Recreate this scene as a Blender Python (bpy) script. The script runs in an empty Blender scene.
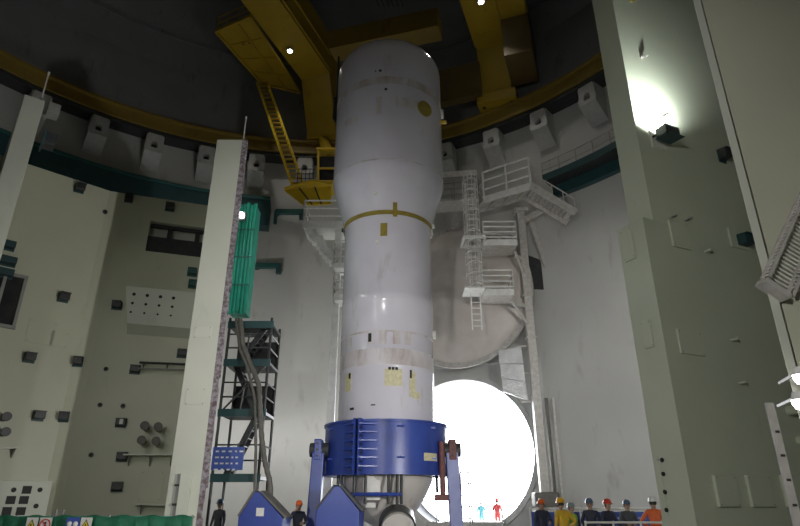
import bpy, bmesh, math, random
from mathutils import Vector, Matrix
random.seed(7)
D = bpy.data
COL = bpy.context.scene.collection
SC = bpy.context.scene
PI = math.pi

# ------------------------------------------------------------------ camera
FPX, PITCH, CAMZ = 580.0, math.radians(22.3), 1.65
cam_d = D.cameras.new('camera'); cam = D.objects.new('camera', cam_d); COL.objects.link(cam)
cam_d.sensor_width = 36.0; cam_d.lens = FPX / 800 * 36.0; cam_d.clip_end = 400
cam.location = (0, 0, CAMZ); cam.rotation_euler = (PI / 2 + PITCH, 0, 0)
SC.camera = cam

# ------------------------------------------------------------------ world, exposure
w = D.worlds.new('overcast_sky'); SC.world = w; w.use_nodes = True
w.node_tree.nodes['Background'].inputs[0].default_value = (0.93, 0.97, 1.0, 1)
w.node_tree.nodes['Background'].inputs[1].default_value = 12.0
SC.view_settings.view_transform = 'Standard'; SC.view_settings.look = 'None'
SC.view_settings.gamma = 1.0; SC.view_settings.use_curve_mapping = False
SC.view_settings.exposure = 0.42

def lamp(kind, name, loc, power, target=None, color=(1, 1, 1), size=0.25, spot=None, blend=0.6):
    l = D.lights.new(name, kind); l.energy = power; l.color = color
    if kind in ('SPOT', 'POINT'): l.shadow_soft_size = size
    if kind == 'SPOT': l.spot_size = math.radians(spot or 90); l.spot_blend = blend
    if kind == 'AREA': l.size = size
    o = D.objects.new(name, l); COL.objects.link(o); o.location = loc
    if target is not None:
        o.rotation_euler = (Vector(target) - Vector(loc)).to_track_quat('-Z', 'Y').to_euler()
    return o

# added fill floodlights, all out of the picture (their made-up masts follow at the end)
FILLS = [((-8.8, 5.5, 5.0), (-3.0, 22.0, 2.5), 850, 95, 'left of the photographer'),
          ((-4.0, -5.5, 5.5), (4.0, 16.0, 5.0), 3400, 78, 'behind the photographer'),
          ((8.2, 17.6, 8.0), (9.5, 30.5, 5.0), 1250, 140, 'behind the tall right wall'),
          ((-7.8, 23.6, 6.0), (-8.5, 36.0, 5.0), 1700, 135, 'behind the near fin')]
FILL_HEAD_Z = [5.0, 6.8, 8.6, 10.4, 12.2]          # added tower on the left: five unseen heads stretch the vessel's highlight
for p_, t_, e_, a_, n_ in [((f_[0][0], f_[0][1], z_),) + f_[1:2] + (f_[2] / 5,) + f_[3:] for f_ in FILLS[:1] for z_ in FILL_HEAD_Z] + FILLS[1:]:
    lamp('SPOT', 'fill_light', p_, e_, t_, (1.0, 0.985, 0.94), 0.25, a_, 1.0)

# ------------------------------------------------------------------ survey helpers
CX, CY, RW = -5.5, 14.0, 22.0            # containment axis and inner radius
def ray(x, y):
    u = (x - 400) / FPX; v = (263 - y) / FPX
    c, s = math.cos(PITCH), math.sin(PITCH)
    return Vector((u, c - v * s, s + v * c))
O0 = Vector((0, 0, CAMZ))
def at(x, y, Y): d = ray(x, y); return O0 + d * (Y / d.y)
def atz(x, y, Z): d = ray(x, y); return O0 + d * ((Z - CAMZ) / d.z)
def oncyl(x, y, R=RW):
    d = ray(x, y); a = d.x ** 2 + d.y ** 2; b = -2 * (d.x * CX + d.y * CY); c = CX * CX + CY * CY - R * R
    return O0 + d * ((-b + math.sqrt(b * b - 4 * a * c)) / (2 * a))
def cyl(az, R, z): a = math.radians(az); return Vector((CX + R * math.sin(a), CY + R * math.cos(a), z))
class Plane:                              # a vertical wall plane through two ground points; n points into the room
    def __init__(s, P, Q, flip=False):
        s.p = Vector((P[0], P[1], 0)); t = Vector((Q[0] - P[0], Q[1] - P[1], 0)); s.len = t.length
        s.t = t.normalized(); s.n = Vector((s.t.y, -s.t.x, 0))
        if flip: s.n = -s.n
    def hit(s, x, y):
        d = ray(x, y); k = (s.p - O0).dot(s.n) / d.dot(s.n); return O0 + d * k

# ------------------------------------------------------------------ materials
MC = {}
def mat(name, c1, c2=None, scale=3.0, rough=0.6, metal=0.0, bump=0.0, detail=5.0, spec=0.5, emit=None, estr=0, stretch=(1, 1, 1), lo=0.35, hi=0.7, alpha=None):
    m = D.materials.new(name); m.use_nodes = True; nt = m.node_tree; b = nt.nodes['Principled BSDF']
    b.inputs['Roughness'].default_value = rough; b.inputs['Metallic'].default_value = metal
    b.inputs['Specular IOR Level'].default_value = spec
    c2 = c2 or tuple(v * 0.85 for v in c1)
    tc = nt.nodes.new('ShaderNodeTexCoord'); mp = nt.nodes.new('ShaderNodeMapping'); mp.inputs['Scale'].default_value = stretch
    nt.links.new(tc.outputs['Object'], mp.inputs['Vector'])
    nz = nt.nodes.new('ShaderNodeTexNoise'); nz.inputs['Scale'].default_value = scale; nz.inputs['Detail'].default_value = detail
    nt.links.new(mp.outputs[0], nz.inputs['Vector'])
    cr = nt.nodes.new('ShaderNodeValToRGB'); cr.color_ramp.elements[0].position = lo; cr.color_ramp.elements[1].position = hi
    cr.color_ramp.elements[0].color = (*c1, 1); cr.color_ramp.elements[1].color = (*c2, 1)
    nt.links.new(nz.outputs['Fac'], cr.inputs[0]); nt.links.new(cr.outputs[0], b.inputs['Base Color'])
    if bump:
        n2 = nt.nodes.new('ShaderNodeTexNoise'); n2.inputs['Scale'].default_value = scale * 6; n2.inputs['Detail'].default_value = 6
        nt.links.new(mp.outputs[0], n2.inputs['Vector'])
        bp = nt.nodes.new('ShaderNodeBump'); bp.inputs['Strength'].default_value = bump; bp.inputs['Distance'].default_value = 0.05
        nt.links.new(n2.outputs['Fac'], bp.inputs['Height']); nt.links.new(bp.outputs[0], b.inputs['Normal'])
    if emit:
        b.inputs['Emission Color'].default_value = (*emit, 1); b.inputs['Emission Strength'].default_value = estr
    MC[name] = m; return m

def stained(name, base, alt, stain, scale=0.35, rough=0.5, amount=(0.58, 0.75), bump=0.05, spec=0.5):
    """two-tone paint with separate blotchy stains"""
    m = mat(name, base, alt, scale, rough, bump=bump, spec=spec); nt = m.node_tree; b = nt.nodes['Principled BSDF']
    src = b.inputs['Base Color'].links[0].from_socket
    tc = nt.nodes.new('ShaderNodeTexCoord')
    mp = nt.nodes.new('ShaderNodeMapping'); mp.inputs['Scale'].default_value = (1.6, 1.6, 0.5)
    nt.links.new(tc.outputs['Object'], mp.inputs['Vector'])
    nz = nt.nodes.new('ShaderNodeTexNoise'); nz.inputs['Scale'].default_value = 0.9; nz.inputs['Detail'].default_value = 9; nz.inputs['Roughness'].default_value = 0.65
    nt.links.new(mp.outputs[0], nz.inputs['Vector'])
    rp = nt.nodes.new('ShaderNodeMapRange'); rp.inputs['From Min'].default_value = amount[0]; rp.inputs['From Max'].default_value = amount[1]
    nt.links.new(nz.outputs['Fac'], rp.inputs['Value'])
    mx = nt.nodes.new('ShaderNodeMix'); mx.data_type = 'RGBA'
    nt.links.new(rp.outputs[0], mx.inputs[0]); nt.links.new(src, mx.inputs[6]); mx.inputs[7].default_value = (*stain, 1)
    nt.links.new(mx.outputs[2], b.inputs['Base Color']); return m

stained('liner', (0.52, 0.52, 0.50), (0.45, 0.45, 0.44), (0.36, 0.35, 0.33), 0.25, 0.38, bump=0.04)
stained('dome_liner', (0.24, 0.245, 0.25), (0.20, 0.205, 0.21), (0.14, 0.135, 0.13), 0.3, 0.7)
stained('cream', (0.58, 0.59, 0.46), (0.53, 0.54, 0.43), (0.44, 0.44, 0.35), 0.5, 0.45, (0.6, 0.85))
stained('cream_pale', (0.66, 0.68, 0.59), (0.60, 0.62, 0.54), (0.50, 0.51, 0.45), 0.5, 0.45, (0.62, 0.85))
stained('cream_green', (0.54, 0.58, 0.46), (0.49, 0.53, 0.42), (0.41, 0.44, 0.35), 0.4, 0.34, (0.62, 0.85))
stained('vessel_white', (0.66, 0.64, 0.72), (0.60, 0.58, 0.66), (0.47, 0.44, 0.45), 0.7, 0.2, (0.60, 0.80), bump=0.01)
stained('vessel_dirty', (0.62, 0.59, 0.64), (0.55, 0.51, 0.52), (0.36, 0.30, 0.28), 1.2, 0.4, (0.46, 0.68))
stained('head_white', (0.62, 0.59, 0.55), (0.55, 0.52, 0.49), (0.34, 0.29, 0.25), 1.0, 0.4)
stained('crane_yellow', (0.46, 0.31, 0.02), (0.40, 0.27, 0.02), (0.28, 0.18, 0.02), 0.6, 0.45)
stained('yellow_shaded', (0.27, 0.185, 0.03), (0.23, 0.155, 0.03), (0.13, 0.09, 0.03), 0.6, 0.55)  # crane yellow darkened: shade on ring beam and trolley beam put into the colour
stained('yellow_deep_shade', (0.13, 0.085, 0.025), (0.10, 0.07, 0.025), (0.06, 0.04, 0.02), 0.6, 0.55)  # crane yellow in deep shade, painted dark for end tie and drive housing
mat('yellow_bright', (0.80, 0.56, 0.03), (0.70, 0.47, 0.03), 2, 0.45)
mat('tape_yellow', (0.33, 0.26, 0.04), (0.24, 0.19, 0.04), 5, 0.5)
mat('tag_cream', (0.66, 0.62, 0.42), (0.52, 0.47, 0.30), 9, 0.5)
mat('tag_white', (0.74, 0.73, 0.70), (0.66, 0.65, 0.62), 6, 0.5)
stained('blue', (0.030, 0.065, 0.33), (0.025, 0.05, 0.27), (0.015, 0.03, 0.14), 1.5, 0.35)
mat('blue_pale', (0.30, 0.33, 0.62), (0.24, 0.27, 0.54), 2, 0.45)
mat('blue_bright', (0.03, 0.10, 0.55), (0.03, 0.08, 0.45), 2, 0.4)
mat('teal', (0.02, 0.32, 0.22), (0.015, 0.25, 0.18), 3, 0.45, bump=0.3)
mat('teal_dark', (0.02, 0.07, 0.075), (0.018, 0.055, 0.062), 2, 0.5)
mat('teal_mid', (0.03, 0.12, 0.11), (0.025, 0.10, 0.09), 2, 0.5)
mat('dark_steel', (0.035, 0.04, 0.045), (0.06, 0.06, 0.06), 6, 0.45, 0.3)
mat('black', (0.012, 0.012, 0.013), (0.02, 0.02, 0.02), 4, 0.6)
mat('grey_steel', (0.34, 0.34, 0.33), (0.27, 0.27, 0.26), 3, 0.45, 0.2)
mat('white_steel', (0.78, 0.78, 0.76), (0.66, 0.65, 0.63), 4, 0.4)
mat('weathered_steel', (0.56, 0.54, 0.51), (0.42, 0.40, 0.37), 5, 0.45)
mat('barrel_grey', (0.20, 0.21, 0.23), (0.16, 0.17, 0.19), 2, 0.6)
mat('corbel_paint', (0.50, 0.50, 0.49), (0.42, 0.42, 0.41), 3, 0.5)
mat('hatch_cover', (0.62, 0.57, 0.53), (0.55, 0.50, 0.46), 1.2, 0.4)
mat('foil', (0.90, 0.90, 0.91), (0.78, 0.78, 0.80), 3, 0.28, 0.75, 1.0)
mat('duct_grey', (0.15, 0.14, 0.125), (0.10, 0.095, 0.085), 5, 0.6)
mat('rough_edge', (0.36, 0.33, 0.38), (0.15, 0.11, 0.11), 11, 0.8, bump=0.6, detail=8, lo=0.40, hi=0.62)
mat('concrete', (0.40, 0.39, 0.37), (0.33, 0.32, 0.30), 1, 0.7, bump=0.15)
mat('ground_outside', (0.62, 0.61, 0.58), (0.55, 0.54, 0.52), 0.4, 0.8, bump=0.1)
mat('green_net', (0.014, 0.16, 0.085), (0.01, 0.11, 0.06), 4, 0.6, bump=0.4)
mat('glass_dark', (0.03, 0.03, 0.035), (0.05, 0.05, 0.05), 2, 0.12)
mat('sticker_yellow', (0.80, 0.62, 0.05), (0.74, 0.56, 0.05), 4, 0.5)
mat('red_print', (0.55, 0.06, 0.05), (0.5, 0.06, 0.05), 4, 0.5)
mat('sign_blue', (0.06, 0.11, 0.42), (0.05, 0.09, 0.36), 2, 0.4)
mat('rust_red', (0.20, 0.07, 0.07), (0.13, 0.05, 0.05), 6, 0.6)
mat('lamp_glow', (1, 1, 1), (1, 1, 1), 1, 0.5, emit=(1.0, 0.98, 0.9), estr=14)
mat('skin', (0.50, 0.31, 0.22), (0.45, 0.28, 0.20), 8, 0.5)
mat('hair', (0.02, 0.017, 0.015), (0.03, 0.025, 0.02), 20, 0.6)
for n, c in (('navy', (0.025, 0.03, 0.06)), ('orange_cloth', (0.72, 0.13, 0.03)), ('yellow_cloth', (0.72, 0.45, 0.03)), ('grey_cloth', (0.07, 0.075, 0.09)),
             ('red_cloth', (0.55, 0.07, 0.07)), ('cyan_cloth', (0.10, 0.35, 0.42)), ('boot', (0.02, 0.018, 0.016)), ('vest_green', (0.42, 0.68, 0.08)),
             ('helmet_orange', (0.75, 0.13, 0.02)), ('helmet_red', (0.60, 0.05, 0.03)), ('helmet_yellow', (0.80, 0.42, 0.02)), ('helmet_white', (0.75, 0.76, 0.75)), ('helmet_blue', (0.10, 0.14, 0.22)), ('helmet_grey', (0.25, 0.3, 0.32))):
    mat(n, c, tuple(v * 0.8 for v in c), 9, 0.6 if 'cloth' in n or n in ('navy', 'boot', 'vest_green') else 0.3, bump=0.2 if 'helmet' not in n else 0)

# ------------------------------------------------------------------ mesh helpers
def world_origin(o):
    v = Vector((0, 0, 0))
    while o: v += o.location; o = o.parent
    return v
class MB:
    def __init__(s): s.v = []; s.f = []; s.m = []
    def add(s, verts, faces, mi=0):
        b = len(s.v); s.v += [Vector(p) for p in verts]
        for f in faces: s.f.append([b + i for i in f]); s.m.append(mi)
        return s
    def frame_box(s, c, ax, ay, az, hx, hy, hz, mi=0):
        c = Vector(c); P = [c + ax * (sx * hx) + ay * (sy * hy) + az * (sz * hz) for sz in (-1, 1) for sy in (-1, 1) for sx in (-1, 1)]
        return s.add(P, [(0, 2, 3, 1), (4, 5, 7, 6), (0, 1, 5, 4), (2, 6, 7, 3), (0, 4, 6, 2), (1, 3, 7, 5)], mi)
    def box(s, c, size, rz=0, mi=0):
        ax = Vector((math.cos(rz), math.sin(rz), 0)); ay = Vector((-math.sin(rz), math.cos(rz), 0))
        return s.frame_box(c, ax, ay, Vector((0, 0, 1)), size[0] / 2, size[1] / 2, size[2] / 2, mi)
    def bar(s, a, b, wx, wz=None, up=Vector((0, 0, 1)), mi=0):
        a = Vector(a); b = Vector(b); d = b - a; L = d.length; d.normalize()
        if abs(d.dot(up)) > 0.98: up = Vector((0, 1, 0))
        x = d.cross(up).normalized(); z = x.cross(d).normalized()
        return s.frame_box((a + b) / 2, x, d, z, wx / 2, L / 2, (wz or wx) / 2, mi)
    def tube(s, pts, r, n=8, caps=True, mi=0):
        pts = [Vector(p) for p in pts]; rr = r if isinstance(r, (list, tuple)) else [r] * len(pts)
        b = len(s.v); x = None
        for i, p in enumerate(pts):
            d = (pts[min(i + 1, len(pts) - 1)] - pts[max(i - 1, 0)]).normalized()
            if x is None: x = d.cross(Vector((0, 0, 1)) if abs(d.z) < 0.95 else Vector((1, 0, 0))).normalized()
            x = (x - d * x.dot(d)).normalized(); y = d.cross(x)
            for k in range(n):
                a = 2 * PI * k / n; s.v.append(p + x * (rr[i] * math.cos(a)) + y * (rr[i] * math.sin(a)))
        for i in range(len(pts) - 1):
            for k in range(n):
                q = b + i * n; s.f.append([q + k, q + (k + 1) % n, q + n + (k + 1) % n, q + n + k]); s.m.append(mi)
        if caps:
            s.f.append([b + k for k in range(n)][::-1]); s.m.append(mi)
            s.f.append([b + (len(pts) - 1) * n + k for k in range(n)]); s.m.append(mi)
        return s
    def lathe(s, prof, c, n=64, a0=0.0, a1=2 * PI, mi=0):
        """profile of (r, z); angle 0 faces the camera (-y), growing towards +x"""
        b = len(s.v); full = abs(a1 - a0 - 2 * PI) < 1e-6; cols = n if full else n + 1
        for r, z in prof:
            for k in range(cols):
                a = a0 + (a1 - a0) * k / n; s.v.append(Vector((c[0] + r * math.sin(a), c[1] - r * math.cos(a), c[2] + z)))
        for i in range(len(prof) - 1):
            for k in range(n):
                k2 = (k + 1) % cols; s.f.append([b + i * cols + k, b + i * cols + k2, b + (i + 1) * cols + k2, b + (i + 1) * cols + k]); s.m.append(mi)
        return s
    def prism(s, poly, vec, mi=0):
        n = len(poly); P = [Vector(p) for p in poly]; vec = Vector(vec)
        s.add(P + [p + vec for p in P], [list(range(n))[::-1], list(range(n, 2 * n))] + [[i, (i + 1) % n, n + (i + 1) % n, n + i] for i in range(n)], mi)
        return s
    def build(s, name, material, parent=None, smooth=False, bevel=0, solid=0):
        me = D.meshes.new(name)
        org = world_origin(parent) if parent else None
        if org is None:
            lo = [min(v[i] for v in s.v) for i in range(3)]; hi = [max(v[i] for v in s.v) for i in range(3)]
            org = Vector(((lo[0] + hi[0]) / 2, (lo[1] + hi[1]) / 2, lo[2]))
        me.from_pydata([tuple(v - org) for v in s.v], [], s.f)
        for m_ in (material if isinstance(material, (list, tuple)) else [material]): me.materials.append(MC[m_])
        me.polygons.foreach_set('material_index', s.m)
        bm = bmesh.new(); bm.from_mesh(me); bmesh.ops.recalc_face_normals(bm, faces=bm.faces); bm.to_mesh(me); bm.free()
        o = D.objects.new(name, me); COL.objects.link(o)
        if parent: o.parent = parent
        else: o.location = org
        if smooth:
            me.polygons.foreach_set('use_smooth', [True] * len(me.polygons))
            try: me.set_sharp_from_angle(angle=math.radians(38))
            except Exception: pass
        if bevel:
            b = o.modifiers.new('bevel', 'BEVEL'); b.width = bevel; b.segments = 2; b.limit_method = 'ANGLE'
        return o
def tag(o, label, cat, group=None):
    o['label'] = label; o['category'] = cat
    if group: o['group'] = group
    return o
def struct(o, label=None, cat=None):
    o['kind'] = 'structure'
    if label: o['label'] = label
    if cat: o['category'] = cat
    return o
def thing(name, loc, label, cat, group=None):
    o = D.objects.new(name, None); COL.objects.link(o); o.location = loc; o.empty_display_size = 0.2
    return tag(o, label, cat, group)
Z = Vector((0, 0, 1))
def share(o, offs, parent=None):
    """copies of a part that share its mesh"""
    out = []
    for d in offs:
        c = o.copy(); COL.objects.link(c); c.parent = parent or o.parent; c.location = o.location + Vector(d); out.append(c)
    return out

# ================================================================== THE SETTING
struct(MB().add([(-32, -12, 0), (20, -12, 0), (20, 37.5, 0), (-32, 37.5, 0)], [(0, 1, 2, 3)]).build('floor', 'concrete'), 'grey concrete operating floor of the containment hall', 'floor')
mb = MB().add([(-60, 30, -0.12), (90, 30, -0.12), (90, 160, -0.12), (-60, 160, -0.12)], [(0, 1, 2, 3)])
struct(mb.build('ground_outside', 'ground_outside'), 'pale sunlit ground seen through the round hatch', 'ground')

# cylindrical containment wall with the round equipment hatch cut in it
HAZ, HZ, HR = 24.5, 4.12, 4.05
ZT = 30.5
A0, A1, HZ1 = HAZ - 12.5, HAZ + 12.5, 9.0
mb = MB()
zs = [0, 3, 6, 9, 13, 17, 21, 25.2]
azs = [A0 + 2.5 * i for i in range(11)] + [A1 + (360 - 25) / 134 * i for i in range(1, 135)]
def grid(azl, zl):
    b = len(mb.v)
    for z in zl:
        for a in azl: mb.v.append(cyl(a, RW, z))
    n = len(azl)
    for i in range(len(zl) - 1):
        for k in range(n - 1): mb.f.append([b + i * n + k, b + i * n + k + 1, b + (i + 1) * n + k + 1, b + (i + 1) * n + k]); mb.m.append(0)
grid(azs[10:], zs); grid(azs[:11], zs[3:])
N = 64; hw = math.radians(12.5) * RW; b = len(mb.v)
rings = 5
for j in range(rings):
    f = j / (rings - 1)
    for k in range(N):
        a = 2 * PI * k / N; cx_, cz_ = math.cos(a), math.sin(a)
        ix, iz = HR * cx_, HR * cz_
        sc = min(hw / max(abs(cx_), 1e-6), ((HZ1 - HZ) if cz_ > 0 else HZ) / max(abs(cz_), 1e-6))
        ox, oz = cx_ * sc, cz_ * sc
        for qx in (-hw, hw):
            for qz in (HZ1 - HZ, -HZ):
                if abs(math.atan2(cz_, cx_) - math.atan2(qz, qx)) < PI / N * 1.02: ox, oz = qx, qz
        ox *= 1.03; oz *= 1.03
        px, pz = ix + (ox - ix) * f, iz + (oz - iz) * f
        mb.v.append(cyl(HAZ + math.degrees(px / RW), RW + (0.04 if j == rings - 1 else 0), HZ + pz))
for j in range(rings - 1):
    for k in range(N): mb.f.append([b + j * N + k, b + j * N + (k + 1) % N, b + (j + 1) * N + (k + 1) % N, b + (j + 1) * N + k]); mb.m.append(0)
# corners of the hatch bay
for sx, z_ in ((-1, HZ1), (1, HZ1)):
    pass
wall = mb.build('wall_containment', 'liner', smooth=True)
struct(wall, 'pale grey curved steel-lined containment wall', 'wall')
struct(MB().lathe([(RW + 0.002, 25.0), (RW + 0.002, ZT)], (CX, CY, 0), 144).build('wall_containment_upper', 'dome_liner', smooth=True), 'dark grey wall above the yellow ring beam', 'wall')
# dome
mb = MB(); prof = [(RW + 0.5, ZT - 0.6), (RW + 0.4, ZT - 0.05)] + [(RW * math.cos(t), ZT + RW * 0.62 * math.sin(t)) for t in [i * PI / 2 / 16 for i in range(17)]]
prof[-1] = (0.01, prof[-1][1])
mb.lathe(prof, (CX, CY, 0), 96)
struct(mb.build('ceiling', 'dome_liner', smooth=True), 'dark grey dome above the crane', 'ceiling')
# darker stiffener seams on the dome
for i, (rz, dz) in enumerate(((0.985, 32.8),)):
    r_ = RW * math.cos(math.asin((dz - ZT) / (RW * 0.62)))
    struct(MB().lathe([(r_, -0.15), (r_ - 0.12, -0.15), (r_ - 0.15, 0.2), (r_ - 0.05, 0.25)], (CX, CY, dz), 96).build('trim_1', 'dome_liner', smooth=True), 'thin dark seam ring running round the dome', 'trim')

# hatch barrel
hc = cyl(HAZ, RW, HZ); hn = Vector((math.sin(math.radians(HAZ)), math.cos(math.radians(HAZ)), 0)); ht = Vector((hn.y, -hn.x, 0))
def ringpts(c, r, n=64): return [c + ht * (r * math.cos(2 * PI * k / n)) + Z * (r * math.sin(2 * PI * k / n)) for k in range(n)]
def tube_ring(mb, specs, n=64):
    b = len(mb.v)
    for off, r in specs: mb.v += ringpts(hc + hn * off, r, n)
    for i in range(len(specs) - 1):
        for k in range(n): mb.f.append([b + i * n + k, b + i * n + (k + 1) % n, b + (i + 1) * n + (k + 1) % n, b + (i + 1) * n + k]); mb.m.append(0)
hatch = thing('equipment_hatch', cyl(HAZ, RW, 0), 'round equipment hatch opening to bright daylight', 'hatch'); hatch['kind'] = 'structure'
mb = MB(); tube_ring(mb, [(-0.42, HR + 0.02), (-0.42, HR - 0.08), (1.6, HR - 0.08), (1.6, HR + 0.3)]); mb.build('barrel', 'barrel_grey', hatch, smooth=True)
mb = MB(); tube_ring(mb, [(-0.42, HR - 0.09), (-0.56, HR - 0.06), (-0.56, HR + 0.2), (0.4, HR + 0.2), (0.4, HR - 0.02)]); mb.build('rim', 'corbel_paint', hatch, smooth=True)
mb = MB().prism([hc + ht * -2.1 + hn * -0.7 + Z * (-HZ), hc + ht * 2.1 + hn * -0.7 + Z * (-HZ), hc + ht * 2.1 + hn * 1.8 + Z * (-HZ), hc + ht * -2.1 + hn * 1.8 + Z * (-HZ)], (0, 0, 0.62))
mb.build('threshold', 'concrete', hatch)
# portal helps sample the daylight that comes through the opening
pl = D.lights.new('hatch_portal', 'AREA'); pl.shape = 'DISK'; pl.size = 2 * HR; pl.cycles.is_portal = True
po = D.objects.new('hatch_portal', pl); COL.objects.link(po); po.location = hc + hn * 0.8
po.rotation_euler = (-hn).to_track_quat('-Z', 'Y').to_euler()

# --- steam generator compartment on the left (cream walls, 13.6 m)
TOP = 13.6
def g(x, y): p = atz(x, y, TOP); return (p.x, p.y)
A_, B_, B2_, C_ = g(-60, 135), g(110, 191), g(125, 193.5), g(232, 209)
LB, LS, LW = Plane(A_, B_), Plane(B_, B2_), Plane(B2_, C_)
def wall_poly(name, pts, z0, z1, m, label):
    return struct(MB().prism([(p[0], p[1], z0) for p in pts], (0, 0, z1 - z0)).build(name, m), label, 'wall')
def off(p, n, d): return (p[0] + n.x * d, p[1] + n.y * d)
wall_poly('wall_left', [A_, B_, B2_, off(B2_, LB.n, -0.6), off(A_, LB.n, -1.2)], 0, TOP, 'cream', 'cream compartment wall with a dark opening at the far left')
# right part of the compartment, with a rectangular window recess cut in it
W0, W1 = LW.hit(150, 224), LW.hit(206, 258)
u0, u1 = (W0 - LW.p).dot(LW.t), (W1 - LW.p).dot(LW.t); wz0, wz1 = W1.z, W0.z + 0.15
def lw(u, z, d=0): return LW.p + LW.t * u + Z * z + LW.n * d
mb = MB()
for (a, b_, z0, z1) in ((0, u0, 0, TOP), (u1, LW.len, 0, TOP), (u0, u1, 0, wz0), (u0, u1, wz1, TOP)):
    mb.frame_box(lw((a + b_) / 2, (z0 + z1) / 2, -0.3), LW.t, LW.n, Z, abs(b_ - a) / 2, 0.3, (z1 - z0) / 2)
struct(mb.build('wall_left_inner', 'cream'), 'cream compartment wall with the dark window recess', 'wall')
win = thing('window_1', lw((u0 + u1) / 2, wz0, -0.5), 'dark rectangular opening with two grey posts in the cream wall', 'window'); win['kind'] = 'structure'
MB().frame_box(lw((u0 + u1) / 2, (wz0 + wz1) / 2, -0.66), LW.t, LW.n, Z, (u1 - u0) / 2 + 0.3, 0.04, (wz1 - wz0) / 2 + 0.3).build('back_panel', 'cream_pale', win)
MB().frame_box(lw((u0 + u1) / 2, wz0 + (wz1 - wz0) * 0.27, -0.2), LW.t, LW.n, Z, (u1 - u0) / 2, 0.06, (wz1 - wz0) * 0.27).build('lower_panel', 'dark_steel', win)
for f in (0.33, 0.8):
    MB().frame_box(lw(u0 + (u1 - u0) * f, (wz0 + wz1) / 2, -0.4), LW.t, LW.n, Z, 0.09, 0.08, (wz1 - wz0) / 2).build('post', 'dark_steel', win)
MB().frame_box(lw((u0 + u1) / 2, wz1 - 0.06, -0.35), LW.t, LW.n, Z, (u1 - u0) / 2, 0.1, 0.06).build('lintel', 'dark_steel', win)

# fins: free wall ends of the compartment
def fin(name, tl, tr, Y, dirv, depth, label):
    a = at(tl[0], tl[1], Y); b_ = at(tr[0], tr[1], Y + (tr[2] if len(tr) > 2 else 0)); d = Vector((dirv[0], dirv[1], 0)).normalized() * depth
    mb = MB().prism([(a.x, a.y, 0), (b_.x, b_.y, 0), (b_.x + d.x, b_.y + d.y, 0), (a.x + d.x, a.y + d.y, 0)], (0, 0, TOP))
    o = mb.build(name, 'cream_pale', bevel=0.02); struct(o, label, 'wall'); return o, a, b_, d
f2, f2a, f2b, f2d = fin('wall_fin_near', (217, 140), (243, 140), 17.5, (-0.30, 1), 5.2, 'tall pale wall end left of the teal wrap')
f1, f1a, f1b, f1d = fin('wall_fin_far_left', (25, 93), (46, 99, 0.35), 15.0, (-0.82, 1), 4.5, 'tall pale wall end at the left edge of the frame')
F2 = Plane((f2a.x, f2a.y), (f2b.x, f2b.y)); F2S = Plane((f2b.x, f2b.y), (f2b.x + f2d.x, f2b.y + f2d.y)); F1S = Plane((f1b.x, f1b.y), (f1b.x + f1d.x, f1b.y + f1d.y)); F1 = Plane((f1a.x, f1a.y), (f1b.x, f1b.y))
if F2S.n.x < 0: F2S.n = -F2S.n
if F1S.n.x < 0: F1S.n = -F1S.n
# rough construction joint on the right flank of the near fin
mb = MB(); random.seed(3)
for i in range(34):
    z0 = 0.0 + i * 0.4
    t_ = 0.10 + 0.07 * random.random(); wd = 0.24 + 0.1 * random.random()
    mb.frame_box(Vector((f2b.x, f2b.y, z0 + 0.2)) + F2S.t * wd + F2S.n * (t_ / 2), F2S.t, F2S.n, Z, wd, t_ / 2 + 0.02, 0.2)
o = mb.build('trim_2', 'rough_edge', bevel=0.01); struct(o, 'rough mottled unfinished joint along the near fin', 'trim')

# --- right-hand compartment wall R1 (lower plinth, higher set-back wall)
e1 = Vector((0.906, 0.423, 0)); e2 = Vector((-0.423, 0.906, 0))
P0 = at(697, 526, 15.0); P0.z = 0
zl = at(642, 217, 15.0).z
def rect(p, l, t): return [p, p + e1 * l, p + e1 * l + e2 * t, p + e2 * t]
struct(MB().prism([(p.x, p.y, 0) for p in rect(P0, 9.5, 1.0)], (0, 0, zl)).build('wall_right_lower', 'cream_green'), 'lower green-cream wall block on the right', 'wall')
PU = P0 + e1 * 0.42
struct(MB().prism([(p.x, p.y, zl) for p in rect(PU, 9.0, 0.86)], (0, 0, 21 - zl)).build('wall_right_upper', 'cream_green'), 'tall pale wall on the right with a floodlit hot spot', 'wall')
R1 = Plane((P0.x, P0.y), (P0.x + e1.x, P0.y + e1.y)); R1E = Plane((P0.x, P0.y), (P0.x + e2.x, P0.y + e2.y), True)
if R1E.n.x > 0: R1E.n = -R1E.n
# --- nearer wall R2 at the right edge
Q0 = at(782, 350, 9.0); Q0.z = 0; q1 = Vector((0.985, 0.17, 0)); q2 = Vector((0.58, 0.815, 0))
def rq(p, l, t): return [p, p + q1 * l, p + q1 * l + q2 * t, p + q2 * t]
Qf = Q0 + q1 * 0.21 + q2 * 0.06
struct(MB().prism([(p.x, p.y, 0) for p in rq(Qf, 4.6, 0.55)], (0, 0, 14.5)).build('wall_right_near', 'cream', bevel=0.01), 'large shadowed wall face at the right edge of the frame', 'wall')
struct(MB().prism([(p.x, p.y, 0) for p in rq(Q0, 0.18, 0.6)], (0, 0, 14.5)).build('trim_3', 'cream_pale', bevel=0.012), 'pale edge strip of the near right wall', 'trim')
R2 = Plane((Qf.x, Qf.y), (Qf.x + q1.x, Qf.y + q1.y))

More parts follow.
